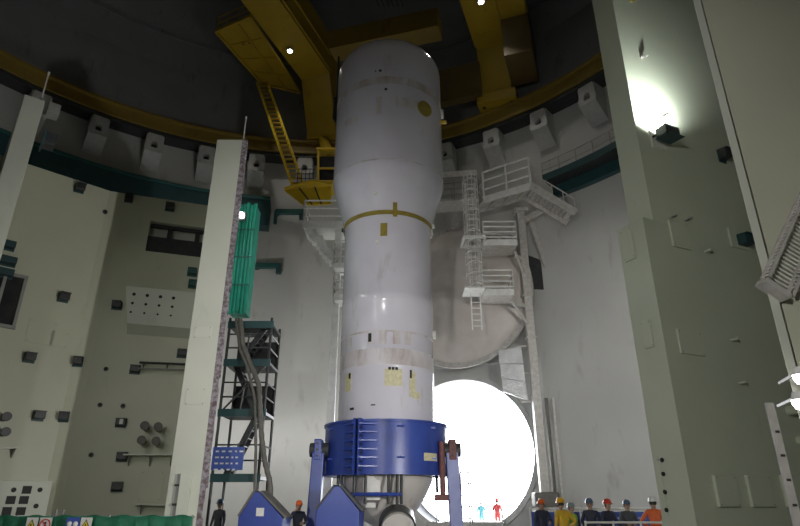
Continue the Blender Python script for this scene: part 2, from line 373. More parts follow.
# ================================================================== CRANE RUNWAY
rw = thing('crane_runway', (CX, CY, 24.2), 'yellow ring beam carrying the polar crane round the wall', 'ring beam')
MB().lathe([(RW, 24.25), (20.75, 24.25), (20.75, 24.4), (20.95, 24.42), (20.95, 25.1), (20.7, 25.12), (20.7, 25.28), (RW, 25.28)], (CX, CY, 0), 144).build('girder', 'yellow_shaded', rw, smooth=True)
MB().lathe([(21.4, 25.28), (21.3, 25.28), (21.3, 25.5), (21.4, 25.5)], (CX, CY, 0), 144).build('rail', 'dark_steel', rw)
MB().lathe([(RW, 24.0), (20.9, 24.0), (20.9, 24.25), (RW, 24.25)], (CX, CY, 0), 144).build('bearing_ring', 'dark_steel', rw)

# corbels below the ring
words = ['first', 'second', 'third', 'fourth', 'fifth', 'sixth', 'seventh']
def corbel(az, label):
    a = math.radians(az); n = -Vector((math.sin(a), math.cos(a), 0)); t = Vector((math.cos(a), -math.sin(a), 0))
    base = cyl(az, RW, 22.66); root = thing('crane_corbel', base, label, 'bracket', 'crane corbels under the yellow ring beam')
    def P(u, z, d): return base + t * u + Z * z + n * d
    # front plate with an arched opening (outline with hole built as a strip)
    outer = []; inner = []
    M = 20
    for k in range(M):
        f = 2 * PI * k / M; cx_, cz_ = math.cos(f), math.sin(f)
        s = min(0.52 / max(abs(cx_), 1e-6), 0.65 / max(abs(cz_), 1e-6)); outer.append((cx_ * s * (1.12 if cz_ < 0 else 0.96), 0.68 + cz_ * s))
        ih = 0.2; iv = 0.26 if cz_ > 0 else 0.2
        if cz_ < 0:
            s2 = min(ih / max(abs(cx_), 1e-6), iv / max(abs(cz_), 1e-6)); inner.append((cx_ * s2, 0.5 + cz_ * s2))
        else: inner.append((cx_ * ih, 0.5 + cz_ * iv))
    mb = MB(); b = len(mb.v)
    for d0, d1 in ((1.05, 0.98),):
        for pts, d in ((outer, d0), (inner, d0), (inner, d1 - 0.3), (outer, d1)):
            mb.v += [P(u, z, d) for u, z in pts]
    for i in range(3):
        for k in range(M): mb.f.append([b + i * M + k, b + i * M + (k + 1) % M, b + (i + 1) * M + (k + 1) % M, b + (i + 1) * M + k]); mb.m.append(0)
    mb.build('front_plate', 'corbel_paint', root)
    mb = MB()
    for s in (-1, 1): mb.prism([P(s * 0.50, 0.0, 1.0), P(s * 0.50, 1.3, 1.0), P(s * 0.5, 1.3, 0), P(s * 0.5, -0.9, 0)], t * (0.04 * s))
    mb.build('web', 'corbel_paint', root)
    MB().prism([P(-0.54, 0.02, 1.0), P(0.54, 0.02, 1.0), P(0.54, -0.9, 0), P(-0.54, -0.9, 0)], n * 0.03).build('sloping_plate', 'corbel_paint', root)
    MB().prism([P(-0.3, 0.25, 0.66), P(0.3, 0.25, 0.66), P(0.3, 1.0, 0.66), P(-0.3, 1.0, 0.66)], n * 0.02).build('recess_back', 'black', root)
for k in range(14):
    az = -57.2 + 9 * k
    if k < 2: lb = ('grey corbel beyond the left edge of the frame', 'grey corbel under the yellow ring, behind the far left wall end')[k]
    elif k < 6: lb = ['first grey corbel right of the far left wall end', 'second grey corbel right of the far left wall end', 'grey corbel just left of the near fin top', 'grey corbel between the near fin and the yellow ladder'][k - 2]
    elif k < 9: lb = 'grey corbel under the ring behind the white vessel, %s of three' % ('leftmost', 'middle', 'rightmost')[k - 6]
    elif k < 13: lb = ['grey corbel just right of the white vessel', 'second grey corbel right of the white vessel', 'third grey corbel right of the white vessel', 'grey corbel touching the tall right wall edge'][k - 9]
    else: lb = 'grey corbel behind the tall right wall'
    corbel(az, lb)

# ================================================================== POLAR CRANE
caz = math.radians(19.6); cu = Vector((math.sin(caz), math.cos(caz), 0)); cw = Vector((math.cos(caz), -math.sin(caz), 0)); CC = Vector((CX, CY, 0))
def K(u, w_, z): return CC + cu * u + cw * w_ + Z * z
crane = thing('polar_crane', (CX, CY, 25.3), 'yellow polar crane with two box girders spanning the hall', 'crane')
def girder(w0, w1, ub, ue, zb=29.5, ztop=32.8, ze=25.35):
    prof = [(-18.5, zb), (ub, zb), (ue, ze), (ue + 1.1, ze), (ue + 1.1, ze + 2.4), (ue - 0.2, ztop), (-18.5, ztop)]
    g_ = MB().prism([K(u, w0, z) for u, z in prof], cw * (w1 - w0)).build('girder', 'crane_yellow', crane)
    mb = MB()
    for s_, d in ((w0, -0.05), (w1, 0.05)):
        for zz in (zb + 0.25, zb + 1.6): mb.bar(K(-18, s_ + d, zz), K(ub, s_ + d, zz), 0.12, 0.1)
    mb.build('stiffener', 'crane_yellow', g_)
    return g_
girder(-7.95, -5.75, 17.75, 19.2)
girder(4.5, 6.45, 19.0, 20.0)
# end truck beams riding on the rail
for w_ in (-6.9, 5.5):
    tr = MB().frame_box(K(19.9, w_, 25.75), cu, cw, Z, 0.55, 1.25, 0.35).build('end_truck', 'crane_yellow', crane)
    for k in (-1, 1): MB().tube([K(19.95, w_ + k * 0.9 - 0.1, 25.62), K(19.95, w_ + k * 0.9 + 0.1, 25.62)], 0.28, 14).build('wheel', 'dark_steel', tr)
# electrical boxes and walkway on the outer side of the right girder
for (u0_, u1_, w0_, w1_, z0_, z1_, nm) in ((6, 17.3, 6.5, 7.7, 30.6, 32.6, 'electrical_box'), (13.0, 18.6, 6.5, 8.1, 29.5, 31.6, 'drive_housing'), (-10, 5, 6.5, 7.7, 31.0, 32.6, 'electrical_box')):
    MB().frame_box(K((u0_ + u1_) / 2, (w0_ + w1_) / 2, (z0_ + z1_) / 2), cu, cw, Z, (u1_ - u0_) / 2, (w1_ - w0_) / 2, (z1_ - z0_) / 2).build(nm, 'crane_yellow', crane, bevel=0.04)
MB().frame_box(K(18.4, 7.35, 28.0), cu, cw, Z, 1.5, 0.85, 1.45).build('drive_housing', 'yellow_deep_shade', crane, bevel=0.04)
MB().frame_box(K(19.3, -0.5, 27.2), cu, cw, Z, 0.3, 5.1, 1.3).build('end_tie', 'yellow_deep_shade', crane)
# trolley beams across
pa, pb = atz(336, 46, 29.2), atz(440, 24, 29.2)
MB().bar(pa + (pa - pb).normalized() * 0.2, pb, 1.3, 1.5).build('trolley_beam', 'yellow_shaded', crane, bevel=0.04)
mb = MB(); mb.bar(K(2.0, -6.0, 33.2), K(2.0, 5.0, 33.2), 1.2, 0.8); mb.bar(K(11.0, -6.0, 33.2), K(11.0, 5.0, 33.2), 1.2, 0.8)
for w_ in (-5.4, 4.2): mb.bar(K(1.5, w_, 33.1), K(11.5, w_, 33.1), 0.8, 0.8)
tf = mb.build('trolley_frame', 'crane_yellow', crane)
MB().frame_box(K(6.2, -1, 33.8), cu, cw, Z, 3.0, 2.6, 0.8).build('winch_housing', 'dark_steel', tf)
vc = at(386.3, 420, 22.3); VX, VY = vc.x, 22.3
mb = MB()
for k in range(6):
    mb.tube([(VX - 0.7 + 0.28 * k, VY + 3.6, 28.6), K(6.2, -1.5 + 0.35 * k, 33.4)], 0.035, 6)
mb.build('hoist_rope', 'dark_steel', crane)
# dark hanging hook blocks and cables seen left of the vessel top
hb = MB(); hp = at(336, 110, 24.2)
hb.tube([hp + Z * 3.4, hp + Z * 0.6], 0.05, 8); hb.tube([hp + Z * 0.7, hp + Vector((0.05, 0, 0.2)), hp - Z * 0.5, hp + Vector((0.25, 0, -0.9)), hp + Vector((0.5, 0, -0.7))], [0.16, 0.2, 0.16, 0.12, 0.05], 10)
hb.build('auxiliary_hook', 'black', crane, smooth=True)
# walkway grating beneath the left side of the left girder
zc = 29.2
pc = [atz(216, 31, zc), atz(250, 16, zc), atz(300, 92, zc), atz(262, 83, zc)]
wk = MB().prism(pc, (0, 0, 0.18)).build('walkway', 'crane_yellow', crane)
mb = MB()
for i in range(4):
    mb.bar(pc[i] - Z * 0.03, pc[(i + 1) % 4] - Z * 0.03, 0.14, 0.2)
for f in (0.25, 0.5, 0.75):
    mb.bar(pc[0].lerp(pc[3], f) - Z * 0.04, pc[1].lerp(pc[2], f) - Z * 0.04, 0.08, 0.1)
mb.bar(pc[0].lerp(pc[1], 0.62) - Z * 0.06, pc[3].lerp(pc[2], 0.62) - Z * 0.06, 0.1, 0.12)
mb.build('walkway_joist', 'crane_yellow', wk)
for x_, y_ in ((243, 43.5), (249.5, 42.5)):
    q = atz(x_, y_, zc - 0.05); MB().lathe([(0.02, -0.05), (0.12, -0.05), (0.14, 0.06)], (q.x, q.y, zc), 12).build('lamp_socket', 'black', wk)
mb = MB()
for i in (0, 3):
    a, b_ = pc[i], pc[(i + 1) % 4]
    n_ = 6 if i == 3 else 3
    for k in range(n_ + 1): mb.bar(a.lerp(b_, k / n_), a.lerp(b_, k / n_) + Z * 1.1, 0.05)
    for h in (0.55, 1.1): mb.bar(a + Z * h, b_ + Z * h, 0.05)
mb.build('walkway_railing', 'crane_yellow', wk)
# long ladder down to the cab
la = atz(262, 82, zc); cabp = at(318, 182, 32.6)
lt_, lb_ = la, at(299, 188, 32.3)
lx = Vector((1, 0, 0)) * 0.36
lad = MB()
for s in (-1, 1): lad.bar(lt_ + lx * s, lb_ + lx * s, 0.1, 0.16)
ladder = lad.build('ladder', 'yellow_bright', crane)
rung = None
for k in range(1, 24):
    p = lt_.lerp(lb_, k / 24)
    if rung is None:
        rung = MB().bar(p - lx, p + lx, 0.2, 0.045).build('rung', 'crane_yellow', ladder); p_first = p
    else: share(rung, [p - p_first])
# cab with its floor
cb = at(325, 182, 32.6)
cab = MB().box(cb + Vector((0.15, 0.6, -0.1)), (1.5, 1.6, 0.25)).build('cab', 'yellow_bright', crane, bevel=0.03)
mb = MB()
for sx in (-0.68, 0.68):
    for sy in (-0.7, 0.7): mb.bar(cb + Vector((0.15 + sx * (0.85 if sy < 0 else 1), 0.6 + sy, 0)), cb + Vector((0.15 + sx, 0.6 + sy, 2.3)), 0.13)
for z_ in (0.95, 2.3):
    for s in (-0.7, 0.7): mb.bar(cb + Vector((-0.53, 0.6 + s, z_)), cb + Vector((0.83, 0.6 + s, z_)), 0.1); mb.bar(cb + Vector((0.15 + s * 0.97, -0.1, z_)), cb + Vector((0.15 + s * 0.97, 1.3, z_)), 0.1)
mb.build('cab_frame', 'yellow_bright', cab)
MB().box(cb + Vector((0.15, 0.6, 2.4)), (1.6, 1.7, 0.14)).build('cab_roof', 'yellow_bright', cab)
for s in (0, 1): MB().box(cb + Vector((0.15, -0.06, 0.5 + s * 0.98)), (1.2, 0.03, 0.78)).build('window_pane', 'glass_dark', cab)
for s in (0, 1): MB().box(cb + Vector((-0.5, 0.6, 0.5 + s * 0.98)), (0.03, 1.2, 0.78)).build('window_pane', 'glass_dark', cab)
mb = MB().bar(K(19.5, -6.9, 25.4), cb + Vector((0.15, 0.6, 2.2)), 0.5, 0.5); mb.build('cab_hanger', 'crane_yellow', cab)
# landing in front of the cab: yellow tray with tilted apron
l0, l1, l2, l3 = at(284, 189, 32.2), at(312, 186, 31.2), at(331, 183, 31.6), at(301, 181, 33.4)
lz = l0.z
land = MB().prism([(l0.x, l0.y, lz), (l1.x, l1.y, lz), (l2.x, l2.y, lz), (l3.x, l3.y, lz)], (0, 0, 0.12)).build('landing', 'yellow_bright', crane)
q0, q1_, q2_ = at(303, 205, 31.8), at(284, 190, 32.2), at(331, 186, 31.6)
MB().prism([q1_, q0, at(331, 204, 31.6), q2_], (0, 0.12, 0.0)).build('apron', 'yellow_bright', land)
mb = MB()
for f in (0.33, 0.66): mb.bar(q1_.lerp(q2_, f) - Vector((0, .05, 0)), q0.lerp(at(331, 204, 31.6), f) - Vector((0, .05, 0)), 0.08)
mb.build('apron_rib', 'dark_steel', land)
mb = MB()
for k in range(5):
    p = at(297 + 4 * k, 184, 32.2); mb.bar(p, p + Z * 1.1, 0.04)
for h in (0.4, 0.75, 1.1): mb.bar(at(297, 184, 32.2) + Z * h, at(314, 184, 32.2) + Z * h, 0.04)
mb.build('landing_railing', 'dark_steel', land)
# crane lamps under the girders
for px_, py_, e_ in ((290, 50, 260), (481, 1, 260)):
    p = atz(px_, py_, 29.42)
    h = MB().lathe([(0.01, 0.12), (0.22, 0.12), (0.24, 0.0), (0.19, -0.06)], (p.x, p.y, 29.38), 16).build('lamp_housing', 'grey_steel', crane, smooth=True)
    MB().lathe([(0.17, -0.04), (0.12, -0.1), (0.01, -0.12)], (p.x, p.y, 29.37), 16).build('lamp_lens', 'lamp_glow', h, smooth=True)
    L = lamp('SPOT', 'crane_lamp_light', (p.x, p.y, 29.15), e_ * 1.5, (p.x, p.y, 0), (1, 0.96, 0.86), 0.15, 100, 0.6)

# ================================================================== THE VESSEL
ves = thing('steam_generator', (VX, VY, 0.7), 'tall white steam generator standing upright in a blue collar', 'steam generator')
RU, RL = 2.40, 1.80
prof = [(1.72, 2.5), (RL, 2.62), (RL, 6.1), (RL + .012, 6.12), (RL + .012, 6.78), (RL, 6.8), (RL, 8.55), (RL + .012, 8.57), (RL + .012, 8.95), (RL, 8.97), (RL, 11.6), (1.83, 12.1), (1.90, 12.5), (2.02, 13.0), (2.18, 13.5), (2.31, 13.9), (RU, 14.35), (RU, 14.5),
        (RU, 18.1), (RU, 20.1)]
for i in range(1, 13):
    a = i * PI / 2 / 12; prof.append((max(RU * math.cos(a), 0.01), 20.1 + 1.4 * math.sin(a)))
MB().lathe(prof, (VX, VY, 0), 96).build('shell', 'vessel_white', ves, smooth=True)
hp = [(1.74, 2.62), (1.68, 2.3), (1.46, 1.85), (1.16, 1.4), (0.85, 1.05), (0.4, 0.82), (0.01, 0.78)]
head = MB().lathe(hp, (VX, VY, 0), 64).build('channel_head', 'head_white', ves, smooth=True)
def patch(a0, a1, z0, z1, r, m, name, th=0.012, parent=ves, n=10, tilt=0):
    mb = MB(); A = [math.radians(a0), math.radians(a1)]
    mb.lathe([(r, z0), (r + th, z0), (r + th, z1), (r, z1)], (VX, VY, 0), n, A[0], A[1])
    b = 0
    c = n + 1
    mb.f.append([0, c, 2 * c, 3 * c]); mb.m.append(0); mb.f.append([n, c + n, 2 * c + n, 3 * c + n]); mb.m.append(0)
    return mb.build(name, m, parent, smooth=True)
patch(-180, 180 - 1e-4, 18.05, 18.45, RU, 'vessel_dirty', 'weld_band', 0.006, n=96)
patch(-180, 180 - 1e-4, 14.30, 14.36, RU, 'vessel_dirty', 'weld_band', 0.006, n=96)
patch(-180, 180 - 1e-4, 6.15, 6.75, RL + .012, 'vessel_dirty', 'weld_band', 0.006, n=96)
patch(-180, 180 - 1e-4, 7.35, 7.42, RL, 'vessel_dirty', 'weld_band', 0.004, n=96)
patch(-180, 180 - 1e-4, 12.12, 12.30, 1.855, 'tape_yellow', 'yellow_band', 0.03, n=96)
patch(7, 12, 12.0, 12.62, 1.90, 'tape_yellow', 'yellow_tag', 0.03, n=4)
patch(-8, 0.5, 11.2, 11.75, RL, 'tape_yellow', 'yellow_tag', 0.02, n=4)
patch(-1, 19, 5.4, 6.0, RL, 'tag_cream', 'sticker', n=8); patch(28, 36, 5.05, 5.95, RL, 'tag_cream', 'sticker', n=6); patch(32, 42, 5.0, 5.25, RL, 'tag_cream', 'sticker', n=6)
patch(-56, -44, 5.3, 5.95, RL, 'tag_cream', 'sticker', n=6)
patch(-21, -17, 7.0, 7.32, RL, 'black', 'black_mark', n=3)
for a0 in (3, 7, 11): patch(a0, a0 + 3, 5.96, 6.06, RL + 0.01, 'black', 'black_mark', n=2)
for (a0, a1, z0, z1) in ((28.5, 31, 5.7, 6.0), (-48, -45, 5.75, 5.95), (-44, -38, 4.62, 4.7), (-16, -11, 4.72, 4.76)): patch(a0, a1, z0, z1, RL + 0.01, 'black', 'black_mark', n=3)
for a0 in (-22, -8, 8, 22): patch(a0, a0 + 9, 6.9, 7.35, RL, 'vessel_dirty', 'grime_patch', 0.003, n=5)
for (a0, a1, z0, z1) in ((-50, -32, 16.4, 16.75), (8, 34, 16.9, 17.4), (-12, -6, 16.5, 17.4), (-60, -45, 6.9, 7.3)): patch(a0, a1, z0, z1, RU if z0 > 10 else RL, 'vessel_dirty', 'grime_patch', 0.003, n=8)
def vdisc(az, z, r, rad, depth, m, name, n=20, parent=ves):
    a = math.radians(az); d = Vector((math.sin(a), -math.cos(a), 0)); p = Vector((VX, VY, z)) + d * (r - 0.05)
    return MB().tube([p, p + d * (depth + 0.05)], rad, n).build(name, m, parent, bevel=0.01)
c_ = vdisc(40, 17.15, RU, 0.36, 0.10, 'tape_yellow', 'port_cover')
for k in range(10):
    a = math.radians(40); d = Vector((math.sin(a), -math.cos(a), 0)); t_ = Vector((math.cos(a), math.sin(a), 0)); p = Vector((VX, VY, 17.15)) + d * (RU + 0.1) + t_ * (0.3 * math.cos(k * PI / 5)) + Z * (0.3 * math.sin(k * PI / 5))
    MB().tube([p - d * 0.02, p + d * 0.03], 0.03, 6).build('bolt', 'tape_yellow', c_)
vdisc(-8, 18.75, RU, 0.06, 0.03, 'black', 'stud_hole'); vdisc(-2, 17.75, RU, 0.06, 0.03, 'black', 'stud_hole'); vdisc(-13, 18.75, RU, 0.03, 0.03, 'black', 'stud_hole')
vdisc(-12, 10.95, RL, 0.09, 0.05, 'tag_white', 'instrument_port'); vdisc(-14, 13.0, 2.0, 0.08, 0.05, 'tag_white', 'instrument_port')
vdisc(88, 18.2, RU, 0.22, 0.12, 'white_steel', 'side_nozzle'); vdisc(80, 17.5, RU, 0.09, 0.25, 'yellow_bright', 'side_nozzle')
vdisc(84, 12.4, 1.86, 0.1, 0.12, 'white_steel', 'side_nozzle'); n_ = vdisc(88, 7.7, RL, 0.16, 0.12, 'white_steel', 'side_nozzle')
vdisc(-84, 12.2, 1.86, 0.09, 0.1, 'dark_steel', 'side_nozzle'); vdisc(72, 6.7, RL, 0.05, 0.03, 'black', 'stud_hole')
# primary nozzle below, dark strap round it
pn = Vector((VX + 0.35, VY, 1.35)); pd = Vector((0.05, -1, -0.32)).normalized()
nz_ = MB().tube([pn + pd * 0.6, pn + pd * 1.5, pn + pd * 1.62, pn + pd * 2.0], [0.62, 0.56, 0.55, 0.55], 28).build('primary_nozzle', 'head_white', head, smooth=True)
MB().tube([pn + pd * 1.25, pn + pd * 1.8], 0.61, 28).build('nozzle_strap', 'dark_steel', head, smooth=True)
pm = Vector((VX - 0.75, VY, 1.75)); pdm = Vector((-0.35, -1, -0.25)).normalized()
MB().frame_box((VX - 0.42, VY - 1.62, 2.05), Vector((1, 0, 0)), Vector((0, 1, 0)), Z, 0.28, 0.04, 0.38).build('manway_plate', 'tag_white', head)
MB().frame_box((VX - 0.45, VY - 1.62, 1.52), Vector((1, 0, 0)), Vector((0, 1, 0)), Z, 0.16, 0.04, 0.07).build('tag', 'tag_white', head)

# ---- blue collar
col = thing('tilting_collar', (VX, VY, 2.6), 'blue ribbed steel collar clamped round the base of the vessel', 'collar')
CR, cz0, cz1 = 2.24, 2.46, 4.20
SA = math.radians(-22)
for s, nm in ((0, 'half_shell'), (1, 'half_shell')):
    a0 = SA + s * PI + 0.012; a1 = SA + (s + 1) * PI - 0.012
    mb = MB().lathe([(1.84, cz0), (CR, cz0), (CR, cz1), (1.84, cz1), (1.84, cz0)], (VX, VY, 0), 48, a0, a1); mb.build(nm, 'blue', col, smooth=True)
for z_ in (cz0 + 0.03, cz1 - 0.03):
    MB().lathe([(CR, z_ - 0.04), (CR + 0.05, z_ - 0.04), (CR + 0.05, z_ + 0.04), (CR, z_ + 0.04)], (VX, VY, 0), 96).build('rim', 'blue', col, smooth=True)
rad = lambda a: Vector((math.sin(a), -math.cos(a), 0)); tan_ = lambda a: Vector((math.cos(a), math.sin(a), 0))
for s in (-1, 1):
    a = SA + s * 0.035
    fl = MB().frame_box(Vector((VX, VY, (cz0 + cz1) / 2)) + rad(a) * (CR + 0.13), tan_(a), rad(a), Z, 0.03, 0.15, (cz1 - cz0) / 2 + 0.03).build('clamp_flange', 'blue', col)
    for k in range(6):
        z_ = cz0 + 0.22 + k * 0.27
        a2 = SA + s * 0.16
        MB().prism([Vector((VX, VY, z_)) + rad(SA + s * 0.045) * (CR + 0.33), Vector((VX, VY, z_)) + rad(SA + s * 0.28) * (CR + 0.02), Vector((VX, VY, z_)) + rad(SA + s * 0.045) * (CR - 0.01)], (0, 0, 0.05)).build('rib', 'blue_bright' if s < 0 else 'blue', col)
        MB().tube([Vector((VX, VY, z_ - 0.1)) + rad(SA + s * 0.02) * (CR + 0.2), Vector((VX, VY, z_ - 0.1)) + rad(SA + s * 0.02) * (CR + 0.2) + tan_(SA) * (s * 0.14)], 0.045, 6).build('bolt', 'dark_steel', fl)
for az in (-58, 14, 48):
    for z_ in (2.95, 3.95):
        a = math.radians(az); p = Vector((VX, VY, z_)) + rad(a) * CR
        MB().prism([p - tan_(a) * 0.13, p + tan_(a) * 0.13, p + rad(a) * 0.1], (0, 0, 0.06)).build('lifting_lug', 'blue', col)
patch(36, 52, 2.9, 3.15, CR, 'tag_cream', 'label_plate', 0.015, col, 6); patch(-76, -70, 2.95, 3.2, CR, 'tag_white', 'label_plate', 0.015, col, 4)
for az in (-52, -44, -30, -18, 4, 12, 16, 62):
    a = math.radians(az); p = Vector((VX, VY, 0)) + rad(a) * 2.02
    MB().tube([p + Z * 2.66, p + Z * (1.55 if az < 30 else 1.9)], 0.05, 8).build('hanger_rod', 'dark_steel', col)
pts = [Vector((VX, VY, 1.85)) + rad(math.radians(a)) * 2.02 for a in range(-56, 22, 6)]
MB().tube(pts, 0.06, 8).build('hanger_bar', 'blue', col)

# ---- upending frame
fr = thing('upending_frame', (VX, VY, 0), 'blue upending frame whose legs carry the collar trunnions', 'frame')
for s, m in ((-1, 'blue'), (1, 'blue_pale')):  # right leg paler: bloom from the hatch put into its colour
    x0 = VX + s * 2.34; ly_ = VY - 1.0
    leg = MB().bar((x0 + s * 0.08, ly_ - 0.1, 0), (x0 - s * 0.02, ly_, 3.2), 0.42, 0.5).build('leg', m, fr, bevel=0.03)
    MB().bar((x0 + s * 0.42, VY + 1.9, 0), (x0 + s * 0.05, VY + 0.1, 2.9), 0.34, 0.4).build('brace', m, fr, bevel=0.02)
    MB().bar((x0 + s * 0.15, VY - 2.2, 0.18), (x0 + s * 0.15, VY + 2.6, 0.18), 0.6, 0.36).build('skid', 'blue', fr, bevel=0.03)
    tr = MB().tube([(VX + s * 1.98, ly_, 3.3), (x0 + s * 0.30, ly_, 3.3)], 0.24, 20).build('trunnion', 'dark_steel', fr, bevel=0.015)
    MB().box((x0, ly_, 3.3), (0.26, 0.55, 0.7)).build('bearing_block', 'blue' if s < 0 else 'rust_red', fr, bevel=0.03)
    for k in range(3): MB().tube([(x0 - 0.02, ly_ - 0.33, 3.1 + 0.2 * k), (x0 - 0.02, ly_ - 0.27, 3.1 + 0.2 * k)], 0.04, 6).build('bolt', 'dark_steel', tr)
MB().tube([(VX + 1.95, VY - 1.35, 3.55), (VX + 1.95, VY - 1.35, 1.75)], 0.1, 14).build('hydraulic_cylinder', 'rust_red', fr)
MB().box((VX + 1.9, VY - 1.35, 1.75), (0.45, 0.36, 0.2)).build('cylinder_clevis', 'rust_red', fr, bevel=0.02)
MB().bar((VX - 2.6, VY + 2.2, 0.2), (VX + 2.6, VY + 2.2, 0.2), 0.4, 0.4).build('cross_beam', 'blue', fr)
# ---- blue gabled cradle ends
def gable(px0, px1, apx, apy, Y, label, dark, sticker):
    a, b_, t_ = at(px0, 510, Y), at(px1, 510, Y), at(apx, apy, Y)
    hs = t_.z - 0.42
    root = thing('cradle_saddle', ((a.x + b_.x) / 2, Y, 0), label, 'saddle', 'blue gabled saddles on the floor')
    MB().prism([(a.x, Y, 0), (b_.x, Y, 0), (b_.x, Y, hs - 0.25), (t_.x + 0.12, Y, t_.z), (t_.x - 0.12, Y, t_.z), (a.x, Y, hs - 0.2)], (0.1, 0.9, 0)).build('body', 'blue', root, bevel=0.02)
    for (p, q) in (((a.x - 0.05, hs - 0.22), (t_.x - 0.1, t_.z + 0.02)), ((t_.x + 0.1, t_.z + 0.02), (b_.x + 0.06, hs - 0.27))):
        MB().bar((p[0] + 0.05, Y + 0.45, p[1]), (q[0] + 0.05, Y + 0.45, q[1]), 1.0, 0.06).build('bearing_pad', dark, root)
    MB().box(((a.x + b_.x) / 2, Y + 0.4, 0.1), (abs(b_.x - a.x) + 0.5, 1.3, 0.2)).build('foot', 'blue', root)
    if sticker:
        s = at(*sticker, Y - 0.02); MB().box((s.x, Y - 0.012, s.z), (0.22, 0.02, 0.22)).build('sticker', 'tag_white', root)
    return root
gable(239, 283, 256, 492, 18.2, 'blue gabled saddle with a white square sticker left of the vessel', 'duct_grey', (260, 512))
gable(316, 359, 336, 486, 18.6, 'blue gabled saddle directly in front of the collar', 'dark_steel', None)

# ================================================================== HATCH COVER above the opening
cc = cyl(25.6, 20.9, 13.1); cn = -hn
cov = thing('hatch_cover', (cc.x, cc.y, 8.6), 'brown-grey dished hatch cover hanging above the opening', 'hatch cover')
def disc_lathe(specs, n=72):
    mb = MB(); b = 0
    for off_, r in specs: mb.v += [cc + cn * off_ + ht * (r * math.cos(2 * PI * k / n)) + Z * (r * math.sin(2 * PI * k / n)) for k in range(n)]
    for i in range(len(specs) - 1):
        for k in range(n): mb.f.append([i * n + k, i * n + (k + 1) % n, (i + 1) * n + (k + 1) % n, (i + 1) * n + k]); mb.m.append(0)
    return mb
R_ = 4.2
disc_lathe([(0.95 * math.cos(t), max(R_ * math.sin(t), 0.01)) for t in [i * PI / 2 / 12 for i in range(13)]]).build('dish', 'hatch_cover', cov, smooth=True)
fl = disc_lathe([(-0.1, R_ - 0.1), (0.12, R_ - 0.1), (0.12, R_ + 0.25), (-0.1, R_ + 0.25), (-0.1, R_ - 0.1)]).build('flange', 'weathered_steel', cov, smooth=True)
bolt = None
for k in range(48):
    a = 2 * PI * k / 48; p = cc + cn * 0.12 + ht * ((R_ + 0.1) * math.cos(a)) + Z * ((R_ + 0.1) * math.sin(a))
    if bolt is None: bolt = MB().tube([p - cn * 0.05, p + cn * 0.1], 0.07, 6).build('flange_bolt', 'corbel_paint', fl); p0 = p
    else: share(bolt, [p - p0])
MB().box(cc + cn * 0.3 + ht * 0.0 + Z * 4.7, (0.5, 0.3, 0.9), math.atan2(ht.y, ht.x)).build('hanger', 'weathered_steel', cov)

# ================================================================== GALLERY round the wall
gl = thing('wall_gallery', cyl(-33, 21.2, 19.0), 'dark teal curved gallery beam high on the left wall', 'gallery')
def arc(r0, r1, z0, z1, a0, a1, n):
    mb = MB(); A = [a0 + (a1 - a0) * i / n for i in range(n + 1)]
    for a in A: mb.v += [cyl(a, r0, z0), cyl(a, r1, z0), cyl(a, r1, z1), cyl(a, r0, z1)]
    for i in range(n):
        for k in range(4): mb.f.append([i * 4 + k, i * 4 + (k + 1) % 4, i * 4 + 4 + (k + 1) % 4, i * 4 + 4 + k]); mb.m.append(0)
    mb.f += [[0, 1, 2, 3], [n * 4 + k for k in (3, 2, 1, 0)]]; mb.m += [0, 0]
    return mb
arc(21.0, 22.0, 18.6, 20.6, -62, -9, 30).build('beam', 'teal_dark', gl, smooth=True)
arc(20.92, 21.02, 20.5, 20.72, -62, -9, 30).build('toe_plate', 'teal_mid', gl, smooth=True)
gr = thing('wall_gallery', cyl(52, 21.2, 19.0), 'dark gallery with a thin railing beside the tall right wall', 'gallery')
arc(20.6, 22.0, 18.85, 19.0, 42, 66, 16).build('deck', 'dark_steel', gr, smooth=True)
arc(21.6, 22.0, 18.2, 18.85, 42, 66, 16).build('beam', 'teal_dark', gr, smooth=True)
mb = MB()
for h in (0.5, 1.0): mb.tube([cyl(a, 20.65, 19.0 + h) for a in range(42, 67, 2)], 0.025, 6)
for a in range(42, 67, 3): mb.tube([cyl(a, 20.65, 19.0), cyl(a, 20.65, 20.0)], 0.025, 6)
mb.build('railing', 'grey_steel', gr)
arc(20.58, 20.62, 18.8, 19.2, 42, 66, 16).build('toe_plate', 'teal_dark', gr, smooth=True)

# ================================================================== RIGHT STEEL STAIR TOWER
def railing(mb, pts, h=1.1, rails=3, posts=True, r=0.042):
    for i in range(len(pts) - 1):
        a, b_ = Vector(pts[i]), Vector(pts[i + 1])
        for k in range(1, rails + 1): mb.tube([a + Z * (h * k / rails), b_ + Z * (h * k / rails)], r, 6)
        n = max(1, int((b_ - a).length / 1.2))
        for k in range(n + 1):
            p = a.lerp(b_, k / n); mb.tube([p, p + Z * h], r, 6)
tw = at(500, 300, 30.0)
tower = thing('access_tower', (tw.x, 30.0, 0), 'weathered steel platforms with caged ladder and stair beside the hatch', 'platform')
WS = 'weathered_steel'
YT = 29.6
def deck(corners, th, name='deck', m=WS):
    return MB().prism(corners, (0, 0, th)).build(name, m, tower)
